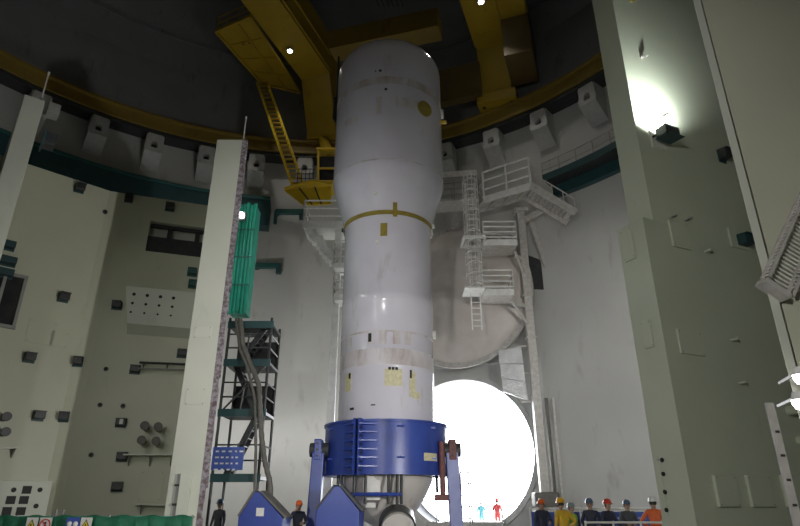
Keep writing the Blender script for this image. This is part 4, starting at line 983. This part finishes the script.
# ---- right wall fittings
plate(R1, 667, 220, 691, 251, 'square embedded plate in the middle of the right wall', 'cream_green', 0.07)
plate(R1, 675, 329, 704, 357, 'embedded plate below the middle of the right wall', 'cream_green', 0.07)
for x0, x1, lb in ((711, 739, 'first of three square plates low on the right wall'), (743.5, 774, 'second of three square plates low on the right wall'), (778, 806, 'third of three square plates, cut by the leaning post')):
    plate(R1, x0, 475, x1, 507, lb, 'cream_green', 0.09)
pp = plate(R1, 726, 228, 751, 252, 'embedded plate carrying a dark teal lamp', 'cream_green', 0.07)
fixture(R1, 740, 243, 0.42, 0.4, 0.35, 'wall_lamp', 'dark teal wall lamp on a plate beside the near right wall', 'teal_dark', 'lamp')
fixture(R1, 721, 157, 0.30, 0.42, 0.3, 'wall_lamp', 'dark wall lamp high beside the near right wall', 'dark_steel', 'lamp')
for x, y, lb in ((705, 252, 'upper small peg on the right wall'), (731, 340, 'middle small peg on the right wall'), (739, 383, 'lower small peg on the right wall')):
    p = R1.hit(x, y); o = thing('wall_peg', p, lb, 'peg'); MB().tube([p, p + R1.n * 0.2], 0.03, 10).build('peg', 'cream_green', o); MB().tube([p + R1.n * 0.18, p + R1.n * 0.23], 0.045, 10).build('cap', 'cream_green', o)
for x, y, lb in ((671, 217, 'small dark clip above the middle plate'), (686, 220, 'second small dark clip above the middle plate'), (643, 58, 'small clamp high on the floodlit wall'), (664, 118, 'small clamp above the floodlight'), (632, 2, 'small clamp at the top edge of the photo')):
    p = R1.hit(x, y); o = thing('wall_clamp', p, lb, 'clamp'); MB().bar(p + R1.n * 0.04 - R1.t * 0.12 - Z * 0.05, p + R1.n * 0.1 + R1.t * 0.12 + Z * 0.08, 0.07, 0.05).build('jaw', 'tape_yellow' if y < 20 else 'weathered_steel', o); MB().tube([p, p + R1.n * 0.1], 0.03, 8).build('stud', 'dark_steel', o)
# plate with four holes on the end face, panels on the end face
o = plate(R1E, 659, 455, 667, 516, 'tall narrow plate with four dark holes on the wall end', 'cream_green', 0.03)
for y in (460, 474, 492, 510):
    q = R1E.hit(663 + (y - 460) * 0.09, y) + R1E.n * 0.035; MB().tube([q - R1E.n * 0.01, q + R1E.n * 0.012], 0.055, 12).build('hole', 'black', o)
plate(R1E, 621, 231, 637, 258, 'raised plate at the top of the lower wall end', 'cream_green', 0.06)
plate(R1E, 642, 322, 655, 347, 'raised plate halfway down the lower wall end', 'cream_green', 0.06)
# floodlight throwing the hot spot on the wall
p = R1.hit(657, 140)
R1U = R1
fx = thing('floodlight', p - Z * 0.3, 'dark twin floodlight on an arm under the bright wall spot', 'lamp')
MB().frame_box(p + R1.n * 0.03 - Z * 0.05, R1.t, R1.n, Z, 0.3, 0.03, 0.3).build('back_plate', 'cream_pale', fx)
hx = MB().frame_box(p + R1.n * 0.42, R1.t, R1.n, Z, 0.3, 0.2, 0.16).build('housing', 'dark_steel', fx, bevel=0.02)
for s in (-1, 1):
    MB().frame_box(p + R1.n * 0.42 + R1.t * (s * 0.15) + Z * 0.165, R1.t, R1.n, Z, 0.12, 0.15, 0.01).build('lens', 'lamp_glow', hx)
for z_ in (0.22, -0.2): MB().prism([p + R1.n * 0.2 - R1.t * 0.33 + Z * z_, p + R1.n * 0.2 + R1.t * 0.33 + Z * z_, p + R1.n * 0.75 + R1.t * 0.3 + Z * (z_ - 0.06), p + R1.n * 0.75 - R1.t * 0.3 + Z * (z_ - 0.06)], (0, 0, 0.02)).build('fin', 'teal_dark', hx) if z_ < 0 else None
for s in (-1, 1): MB().bar(p + R1.t * (0.25 * s), p + R1.t * (0.25 * s) + R1.n * 0.42, 0.05).build('arm', 'dark_steel', fx)
for s in (-1,): lamp('SPOT', 'wall_floodlight_light', p + R1.n * 0.62 + Z * 0.24, 1000, p + R1.n * 0.0 + Z * 1.7 - R1.t * 0.15, (0.95, 1, 0.98), 0.12, 150, 1.0)

# cable ladder climbing the near wall
ca0, ca1 = R2.hit(757, 282) + R2.n * 0.12, R2.hit(850, 74) + R2.n * 0.12
cd = (ca1 - ca0).normalized(); cpn = R2.n.cross(cd).normalized()
if cpn.z > 0: cpn = -cpn
wdt = 0.46
cl = thing('cable_ladder', ca0, 'pale mesh cable ladder climbing the near right wall', 'cable ladder')
side = MB(); side.bar(ca0, ca1, 0.04, 0.06); side.bar(ca0 + cpn * wdt, ca1 + cpn * wdt, 0.04, 0.06); side.bar(ca0 + R2.n * 0.16, ca1 + R2.n * 0.16, 0.04, 0.04); side.bar(ca0 + cpn * wdt + R2.n * 0.16, ca1 + cpn * wdt + R2.n * 0.16, 0.04, 0.04)
side.build('side_rail', 'weathered_steel', cl)
L_ = (ca1 - ca0).length; k = 0; first = None
while 0.05 + k * 0.085 < L_:
    q = ca0 + cd * (0.05 + k * 0.085)
    if first is None: first = MB().tube([q + R2.n * 0.16, q, q + cpn * wdt + cd * 0.04, q + cpn * wdt + R2.n * 0.16], 0.012, 5).build('wire', 'white_steel', cl); q0 = q
    else: share(first, [q - q0])
    k += 1
MB().frame_box(ca0 + cpn * wdt * 0.5 - cd * 0.05, cpn, R2.n, cd, wdt / 2, 0.12, 0.05).build('end_plate', 'weathered_steel', cl)
# glowing lamps at the right edge
for x, y, lb in ((801, 375, 'upper glowing lamp at the right edge'), (800, 400, 'lower glowing lamp at the right edge')):
    p = at(x, y, 8.3); o = thing('bulkhead_lamp', p, lb, 'lamp', 'glowing lamps at the right edge')
    MB().lathe([(0.01, 0.12), (0.08, 0.11), (0.115, 0.0)], (p.x, p.y, p.z), 16).build('shade', 'white_steel', o, smooth=True)
    MB().lathe([(0.11, 0.0), (0.105, -0.06), (0.07, -0.12), (0.01, -0.14)], (p.x, p.y, p.z), 16).build('globe', 'lamp_glow', o, smooth=True)
    MB().bar(p + Z * 0.05, p + Z * 0.05 + Vector((0.25, 0.9, 0)), 0.04).build('arm', 'weathered_steel', o)
    lamp('SPOT', 'bulkhead_lamp_light', p + Vector((-0.12, 0.42, -0.08)), 1200, (-9.0, 20.5, 5.0), (1.0, 0.985, 0.94), 0.1, 95, 0.8)
# crescent pipe holes and post
for x, y, lb in ((788, 411, 'upper dark half-round pipe end near the post'), (799, 441, 'lower dark half-round pipe end near the post')):
    p = R1.hit(x, y); o = thing('pipe_stub', p, lb, 'pipe'); MB().tube([p, p + R1.n * 0.35], 0.13, 16).build('pipe', 'cream_green', o, smooth=True); MB().tube([p + R1.n * 0.34, p + R1.n * 0.36], 0.10, 16).build('bore', 'black', o)
a, b_ = at(769, 403, 8.0), at(800, 524, 8.0)
po_ = thing('steel_post', (b_.x, 8.0, 0), 'slim pale post standing in front of the square plates', 'post')
MB().bar((a.x, 8.0, 0), (a.x, 8.0, a.z), 0.10, 0.05).build('post', 'weathered_steel', po_); MB().box((a.x, 8.0, 0.02), (0.3, 0.3, 0.04)).build('base_plate', 'weathered_steel', po_)
for k in range(8): MB().box((a.x, 7.97, 0.4 + k * 0.3), (0.05, 0.02, 0.03)).build('slot', 'dark_steel', po_)

# ================================================================== BARRIERS
# green netting barrier
YB = 15.2; xs0, xs1 = at(-30, 516, YB).x, at(193, 516, YB).x; zt = at(90, 516, YB).z
gb_ = thing('netting_barrier', ((xs0 + xs1) / 2, YB, 0), 'green netting barrier along the bottom left', 'barrier')
n = 60; mb = MB(); rows = 6
random.seed(2)
for r_ in range(rows + 1):
    for k in range(n + 1):
        f = k / n; x_ = xs0 + (xs1 - xs0) * f
        mb.v.append(Vector((x_, YB + 0.02 * math.sin(k * 1.3 + r_ * 0.5) + 0.015 * math.sin(k * 2.9), 0.05 + (zt - 0.05 + (0.03 * math.sin(k * 0.8) if r_ == rows else 0)) * r_ / rows)))
for r_ in range(rows):
    for k in range(n): q = r_ * (n + 1) + k; mb.f.append([q, q + 1, q + n + 2, q + n + 1]); mb.m.append(0)
net = mb.build('netting', 'green_net', gb_, smooth=True); sdm = net.modifiers.new('thick', 'SOLIDIFY'); sdm.thickness = 0.012
for x_ in (56, 63, 152, 193, 18, 110):
    p = at(x_, 516, YB + 0.12).x; MB().tube([(p, YB + 0.1, 0), (p, YB + 0.1, zt + (0.14 if x_ in (56, 63) else 0.02))], 0.03, 8).build('post', 'grey_steel', gb_)
for h in (zt - 0.03, zt * 0.5): MB().tube([(xs0, YB + 0.12, h), (xs1, YB + 0.12, h)], 0.025, 8).build('rail', 'teal', gb_)
def sign(x0, x1, label, kind):
    a, b_ = at(x0, 516, YB - 0.12), at(x1, 516, YB - 0.12); wd = b_.x - a.x; h = 0.42; zc = zt - h / 2 - 0.03; c = Vector(((a.x + b_.x) / 2, YB - 0.12, zc))
    o = thing('warning_sign', c - Z * h / 2, label, 'sign')
    MB().box(c, (wd, 0.02, h)).build('board', 'tag_white' if kind != 'blue' else 'sign_blue', o)
    f = Vector((0, -0.012, 0))
    if kind == 'tri':
        MB().prism([c + f + Vector((-0.13, 0, -0.06)), c + f + Vector((0.13, 0, -0.06)), c + f + Vector((0, 0, 0.17))], (0, -0.006, 0)).build('triangle', 'black', o)
        MB().prism([c + f * 1.6 + Vector((-0.10, 0, -0.045)), c + f * 1.6 + Vector((0.10, 0, -0.045)), c + f * 1.6 + Vector((0, 0, 0.14))], (0, -0.004, 0)).build('triangle_fill', 'sticker_yellow', o)
        MB().box(c + f * 2 + Vector((0, 0, 0.03)), (0.025, 0.006, 0.09)).build('mark', 'black', o); MB().box(c + f * 2 + Vector((0, 0, -0.03)), (0.025, 0.006, 0.02)).build('mark', 'black', o)
        MB().box(c + f + Vector((0, 0, -0.14)), (wd * 0.8, 0.006, 0.09)).build('text_bar', 'black', o)
    elif kind == 'ban':
        pts = [c + f + Vector((0.12 * math.cos(2 * PI * k / 20), 0, 0.05 + 0.12 * math.sin(2 * PI * k / 20))) for k in range(21)]
        MB().tube(pts, 0.016, 5, caps=False).build('ring', 'red_print', o); MB().bar(c + f + Vector((-0.08, 0, 0.13)), c + f + Vector((0.08, 0, -0.03)), 0.01, 0.03).build('slash', 'red_print', o)
        MB().box(c + f + Vector((0, 0, 0.05)), (0.05, 0.006, 0.13)).build('figure', 'black', o)
        MB().box(c + f + Vector((0, 0, -0.14)), (wd * 0.8, 0.006, 0.09)).build('text_bar', 'red_print', o)
    else:
        for s in (-1, 1): MB().lathe([(0.01, 0.1), (0.05, 0.08), (0.06, 0.03), (0.04, -0.02), (0.09, -0.06)], c + f * 2 + Vector((s * wd * 0.22, 0.02, 0.03)), 12).build('figure', 'tag_white', o)
        MB().box(c + f + Vector((0, 0, -0.14)), (wd, 0.006, 0.12)).build('text_bar', 'red_print', o)
sign(28, 39, 'yellow triangle warning sign left of the red ring sign on the netting', 'tri'); sign(41, 53, 'white sign with a red ring on the green netting', 'ban')
sign(67.5, 81, 'blue sign with a red strip on the green netting', 'blue'); sign(82, 93, 'yellow triangle warning sign right of the blue sign on the netting', 'tri')
# cups / tools on the barrier: a small white item
# blue banner barrier behind the workers
YF = 20.2; bx0, bx1 = at(530, 510, YF).x, at(655, 510, YF).x; zb = at(590, 508.5, YF).z
bf = thing('banner_barrier', ((bx0 + bx1) / 2, YF, 0), 'blue banner barrier with white rails behind the workers', 'barrier')
nn = 5
for i in range(nn):
    a, b_ = bx0 + (bx1 - bx0) * i / nn + 0.03, bx0 + (bx1 - bx0) * (i + 1) / nn - 0.03
    pn_ = MB().box(((a + b_) / 2, YF, zb / 2), (b_ - a, 0.03, zb - 0.2)).build('banner_panel', 'sign_blue', bf)
    random.seed(i)
    for r_ in range(3): MB().box((a + (b_ - a) * (0.3 + 0.4 * random.random()), YF - 0.02, zb * 0.8 - r_ * 0.25), ((b_ - a) * 0.4, 0.01, 0.06)).build('print_bar', 'blue_pale', pn_)
for i in range(nn + 1): x_ = bx0 + (bx1 - bx0) * i / nn; MB().tube([(x_, YF, 0), (x_, YF, zb + 0.04)], 0.03, 8).build('post', 'tag_white', bf)
MB().tube([(bx0, YF, zb), (bx1, YF, zb)], 0.03, 8).build('rail', 'tag_white', bf); MB().tube([(bx0, YF, 0.1), (bx1, YF, 0.1)], 0.025, 8).build('rail', 'tag_white', bf)
YG = 16.9; gx0, gx1 = at(585, 520, YG).x, at(668, 520, YG).x
hr_ = thing('hand_rail', ((gx0 + gx1) / 2, YG, 0), 'pale pipe handrail in front of the workers', 'railing')
for h in (at(630, 522.5, YG).z, 0.55): MB().tube([(gx0, YG, h), (gx1, YG, h)], 0.028, 8).build('rail', 'tag_white', hr_)
for k in range(4): x_ = gx0 + (gx1 - gx0) * k / 3; MB().tube([(x_, YG, 0), (x_, YG, at(630, 521, YG).z)], 0.028, 8).build('post', 'tag_white', hr_)
# railings in the hatch mouth
for off_, lb, gx in ((-1.15, 'pale steel railing inside the round hatch, beside the blue leg', -0.2), (2.35, 'pale steel railing at the right of the hatch mouth', -0.4)):
    p0_ = hc + ht * off_ + hn * (-1.6) - Z * HZ; p1_ = hc + ht * (off_ * 0.8) + hn * 1.4 - Z * HZ
    o = thing('hatch_railing', (p0_ + p1_) / 2, lb, 'railing')
    for h in (0.6, 1.1, 1.6): MB().tube([p0_ + Z * h, p1_ + Z * h], 0.03, 6).build('rail', 'grey_steel', o)
    for f in (0, 0.33, 0.66, 1): q = p0_.lerp(p1_, f); MB().tube([q, q + Z * 1.65], 0.03, 6).build('post', 'grey_steel', o)
p = at(442, 460, 30.0)
sc2 = thing('scaffold_stair', (at(466, 500, 29.6).x, 29.6, 0), 'slim pale scaffold beside the blue leg in the hatch light', 'scaffold')
xa, xb = at(461, 500, 29.6).x, at(471, 500, 29.6).x
for x_ in (xa, xb):
    for y_ in (29.4, 30.4): MB().tube([(x_, y_, 0), (x_, y_, 3.2)], 0.035, 6).build('standard', 'grey_steel', sc2)
for k in range(6): MB().tube([(xa, 29.4, 0.4 + 0.5 * k), (xb, 29.4, 0.4 + 0.5 * k)], 0.03, 6).build('ledger', 'grey_steel', sc2)
MB().box(((xa + xb) / 2, 29.9, 2.0), (xb - xa, 1.0, 0.05)).build('deck', 'grey_steel', sc2)

# ================================================================== PEOPLE
def person(loc, face, label, jacket, trousers, helmet, pose='down', h=1.74, vest=None, lean=0.0, headturn=0.0):
    root_loc = Vector((loc[0], loc[1], 0)); k = h / 1.74
    V = []; E = []; R = []
    def add(p, r, par=None):
        V.append(Vector(p)); R.append(r if isinstance(r, tuple) else (r, r))
        if par is not None: E.append((par, len(V) - 1))
        return len(V) - 1
    ly = lambda z: -lean * max(0, z - 0.95)
    pel = add((0, 0, 0.95), (0.165, 0.12)); wa = add((0, ly(1.1), 1.10), (0.15, 0.11), pel); ch = add((0, ly(1.32), 1.32), (0.18, 0.125), wa)
    nb_ = add((0, ly(1.45) , 1.45), (0.075, 0.07), ch); hd0 = add((0, ly(1.54) - 0.01, 1.535), (0.068, 0.075), nb_); hd1 = add((0, ly(1.62) - 0.02, 1.63), (0.085, 0.105), hd0); hd2 = add((0, ly(1.7) - 0.01, 1.71), (0.065, 0.075), hd1)
    hands = []
    poses = {'down': ((0.25, -0.02, 1.10), (0.27, -0.10, 0.86)), 'front': ((0.27, -0.06, 1.12), (0.13, -0.30, 1.10)), 'hip': ((0.38, 0.06, 1.14), (0.20, -0.05, 1.0)), 'up': ((0.30, -0.18, 1.22), (0.12, -0.24, 1.50)), 'rail': ((0.28, -0.10, 1.14), (0.22, -0.38, 1.02))}
    pz = pose if isinstance(pose, tuple) else (pose, pose)
    for s, pn in ((-1, pz[0]), (1, pz[1])):
        e_, w_ = poses[pn]
        sh = add((s * 0.185, ly(1.40), 1.40), (0.075, 0.075), ch); el = add((s * e_[0], e_[1] + ly(e_[2]), e_[2]), 0.052, sh); wr = add((s * w_[0], w_[1] + ly(w_[2]), w_[2]), 0.036, el)
        d = (V[wr] - V[el]).normalized(); add(V[wr] + d * 0.08, (0.042, 0.03), wr); hands.append((V[wr].copy(), d, s))
        hip = add((s * 0.09, 0, 0.86), 0.095, pel); kn = add((s * 0.11, -0.015, 0.49), 0.062, hip); an = add((s * 0.12, 0.02, 0.09), 0.045, kn); add((s * 0.13, -0.13, 0.045), (0.045, 0.035), an)
    me = D.meshes.new('skeleton'); me.from_pydata([tuple(v) for v in V], E, []); ob = D.objects.new('skeleton', me); COL.objects.link(ob)
    sm = ob.modifiers.new('skin', 'SKIN')
    if not me.skin_vertices: me.attributes  # layer is made by the modifier below if missing
    if len(me.skin_vertices) == 0:
        bpy.context.view_layer.objects.active = ob; ob.select_set(True); bpy.ops.object.modifier_remove(modifier='skin'); bpy.ops.object.modifier_add(type='SKIN'); sm = ob.modifiers[-1]
    for i, sv in enumerate(me.skin_vertices[0].data): sv.radius = R[i]; sv.use_root = (i == pel)
    sm.use_smooth_shade = True
    sb_ = ob.modifiers.new('sub', 'SUBSURF'); sb_.levels = 2; sb_.render_levels = 2
    dg = bpy.context.evaluated_depsgraph_get(); ev = ob.evaluated_get(dg); em = ev.to_mesh()
    mb = MB(); mb.v = [v.co.copy() for v in em.vertices]; mb.f = [list(p.vertices) for p in em.polygons]
    ev.to_mesh_clear() if False else None
    for f in mb.f:
        c = sum((mb.v[i] for i in f), Vector()) / len(f); mi = 0
        if c.z < 0.12: mi = 3
        elif c.z < 0.93 and abs(c.x) < 0.21 and c.y > -0.2: mi = 1
        if c.z > 1.475 + 0.0: mi = 2
        for hp_, d, s in hands:
            if (c - hp_).dot(d) > -0.005 and (c - hp_).length < 0.16: mi = 2
        mb.m.append(mi)
    ev.to_mesh_clear(); D.objects.remove(ob); D.meshes.remove(me)
    # fingers and thumb
    for hp_, d, s in hands:
        side_ = d.cross(Vector((s, 0.2, 0))).normalized(); pal = d.cross(side_).normalized()
        for i in range(4):
            b0 = hp_ + d * 0.075 + side_ * (0.033 - 0.022 * i); L = (0.075, 0.085, 0.08, 0.062)[i]
            mb.tube([b0, b0 + d * L * 0.45 + pal * 0.008, b0 + d * L * 0.78 + pal * 0.026, b0 + d * L * 0.9 + pal * 0.045], [0.010, 0.0095, 0.0085, 0.006], 6, mi=2)
        b0 = hp_ + d * 0.03 + side_ * 0.034; mb.tube([b0, b0 + d * 0.03 + side_ * 0.025, b0 + d * 0.065 + side_ * 0.028 + pal * 0.012], [0.013, 0.011, 0.008], 6, mi=2)
    # face: nose, ears, eyes, mouth
    hy = ly(1.62) - 0.02; fy = hy - 0.098
    mb.tube([(0, fy + 0.01, 1.655), (0, fy - 0.022, 1.61), (0, fy + 0.005, 1.595)], [0.008, 0.016, 0.01], 6, mi=2)
    for s in (-1, 1):
        mb.tube([(s * 0.085, hy + 0.005, 1.655), (s * 0.098, hy + 0.015, 1.63), (s * 0.085, hy + 0.005, 1.60)], [0.012, 0.018, 0.01], 6, mi=2)
        mb.tube([(s * 0.034, fy + 0.016, 1.642), (s * 0.034, fy + 0.004, 1.642)], 0.011, 6, mi=4)
    mb.tube([(-0.025, fy + 0.012, 1.565), (0, fy + 0.0, 1.562), (0.025, fy + 0.012, 1.565)], 0.007, 5, mi=4)
    M = Matrix.Rotation(face, 3, 'Z')
    fin_ = lambda v: root_loc + M @ (Vector(v) * k)
    root = thing('person', root_loc, label, 'person')
    mb.v = [fin_(v) for v in mb.v]; mb.build('body', [jacket, trousers, 'skin', 'boot', 'hair'], root, smooth=True)
    cy = hy
    def hat(prof, m, nm, sy=1.18, c=(0, 0)):
        q = MB().lathe(prof, (0, 0, 0), 20); q.v = [fin_((v.x, cy + v.y * sy + 0.004, v.z)) for v in q.v]; return q.build(nm, m, root, smooth=True)
    hat([(0.102, 1.60), (0.104, 1.66), (0.09, 1.72), (0.05, 1.755)], 'hair', 'hair', 1.1) if False else None
    q = MB().lathe([(0.094, 1.585), (0.1, 1.65), (0.098, 1.70)], (0, 0, 0), 14, math.radians(75), math.radians(285)); q.v = [fin_((v.x, cy + v.y * 1.12, v.z)) for v in q.v]; q.build('hair', 'hair', root, smooth=True)
    hm = hat([(0.142, 1.672), (0.125, 1.685), (0.118, 1.70), (0.112, 1.745), (0.09, 1.79), (0.05, 1.815), (0.005, 1.822)], helmet, 'helmet')
    bm_ = MB().prism([(-0.07, cy - 0.15, 1.672), (0.07, cy - 0.15, 1.672), (0.05, cy - 0.195, 1.66), (-0.05, cy - 0.195, 1.66)], (0, 0, 0.012)); bm_.v = [fin_(v) for v in bm_.v]; bm_.build('brim', helmet, hm)
    if vest:
        q = MB().lathe([(0.185, 0.98), (0.19, 1.15), (0.215, 1.32), (0.19, 1.42), (0.10, 1.47)], (0, 0, 0), 24); q.v = [fin_((v.x, v.y * 0.78 + ly(v.z), v.z)) for v in q.v]; q.build('vest', vest, root, smooth=True)
        q = MB().lathe([(0.192, 1.10), (0.198, 1.10), (0.203, 1.15), (0.196, 1.15)], (0, 0, 0), 24); q.v = [fin_((v.x, v.y * 0.8 + ly(v.z), v.z)) for v in q.v]; q.build('reflective_band', 'tag_white', root, smooth=True)
    return root
def wl(x, Y): return (at(x, 505, Y).x, Y)
person(wl(541, 19.4), math.radians(10), 'worker in navy with an orange helmet, leftmost by the blue banners', 'navy', 'navy', 'helmet_orange', ('down', 'front'), 1.64)
person(wl(562.5, 17.8), math.radians(-160), 'worker in a bulky yellow jacket and yellow helmet', 'yellow_cloth', 'navy', 'helmet_yellow', ('hip', 'down'), 1.67, None, 0.12)
person(wl(570.5, 19.0), math.radians(20), 'worker in a lime vest half hidden behind the yellow jacket', 'navy', 'navy', 'helmet_grey', 'down', 1.54, 'vest_green')
person(wl(589.5, 18.8), math.radians(-15), 'worker in navy with a dark grey helmet', 'navy', 'navy', 'helmet_blue', 'rail', 1.66)
person(wl(605.5, 18.4), math.radians(25), 'worker in navy with a red helmet', 'navy', 'navy', 'helmet_red', ('down', 'rail'), 1.64, None, 0.1)
person(wl(626.5, 19.2), math.radians(-5), 'worker in grey with a dark helmet left of the orange jacket', 'grey_cloth', 'grey_cloth', 'helmet_blue', 'front', 1.62)
person(wl(653, 17.6), math.radians(150), 'worker in an orange jacket and white helmet', 'orange_cloth', 'navy', 'helmet_white', ('down', 'hip'), 1.70)
person(wl(299, 19.65), math.radians(15), 'worker in navy with an orange helmet between the blue saddles', 'navy', 'navy', 'helmet_orange', ('up', 'front'), 1.60)
person(wl(497, 35.5), math.radians(160), 'worker in red overalls standing in the bright hatch', 'red_cloth', 'red_cloth', 'helmet_red', 'down', 1.74)
person(wl(481, 36.6), math.radians(170), 'worker in pale blue overalls standing in the bright hatch', 'cyan_cloth', 'cyan_cloth', 'helmet_white', 'down', 1.64)
person(at(222, 490, 21.3)[:2], math.radians(-20), 'worker in dark clothes at the foot of the scaffold stair', 'grey_cloth', 'navy', 'helmet_blue', 'down', 1.64)

# ================================================================== ADDED FILL-LIGHT MASTS out of the picture
for i, (p_, t_, e_, a_, n_) in enumerate(FILLS):
    p = Vector(p_); d = (Vector(t_) - p); d.z = 0; d.normalize(); q = p - d * 0.55
    o = thing('fill_mast', (q.x, q.y, 0), 'unseen added fill-light mast standing ' + n_, 'lamp')
    MB().tube([(q.x, q.y, 0), (q.x, q.y, max(FILL_HEAD_Z) if i == 0 else p.z)], 0.07, 10).build('mast', 'grey_steel', o); MB().box((q.x, q.y, 0.05), (0.7, 0.7, 0.1)).build('base', 'dark_steel', o)
    for hz in (FILL_HEAD_Z if i == 0 else [p.z]): MB().box((q.x + d.x * 0.2, q.y + d.y * 0.2, hz), (0.6, 0.2, 0.5), math.atan2(d.y, d.x) - PI / 2).build('fill_head', 'dark_steel', o, bevel=0.03)
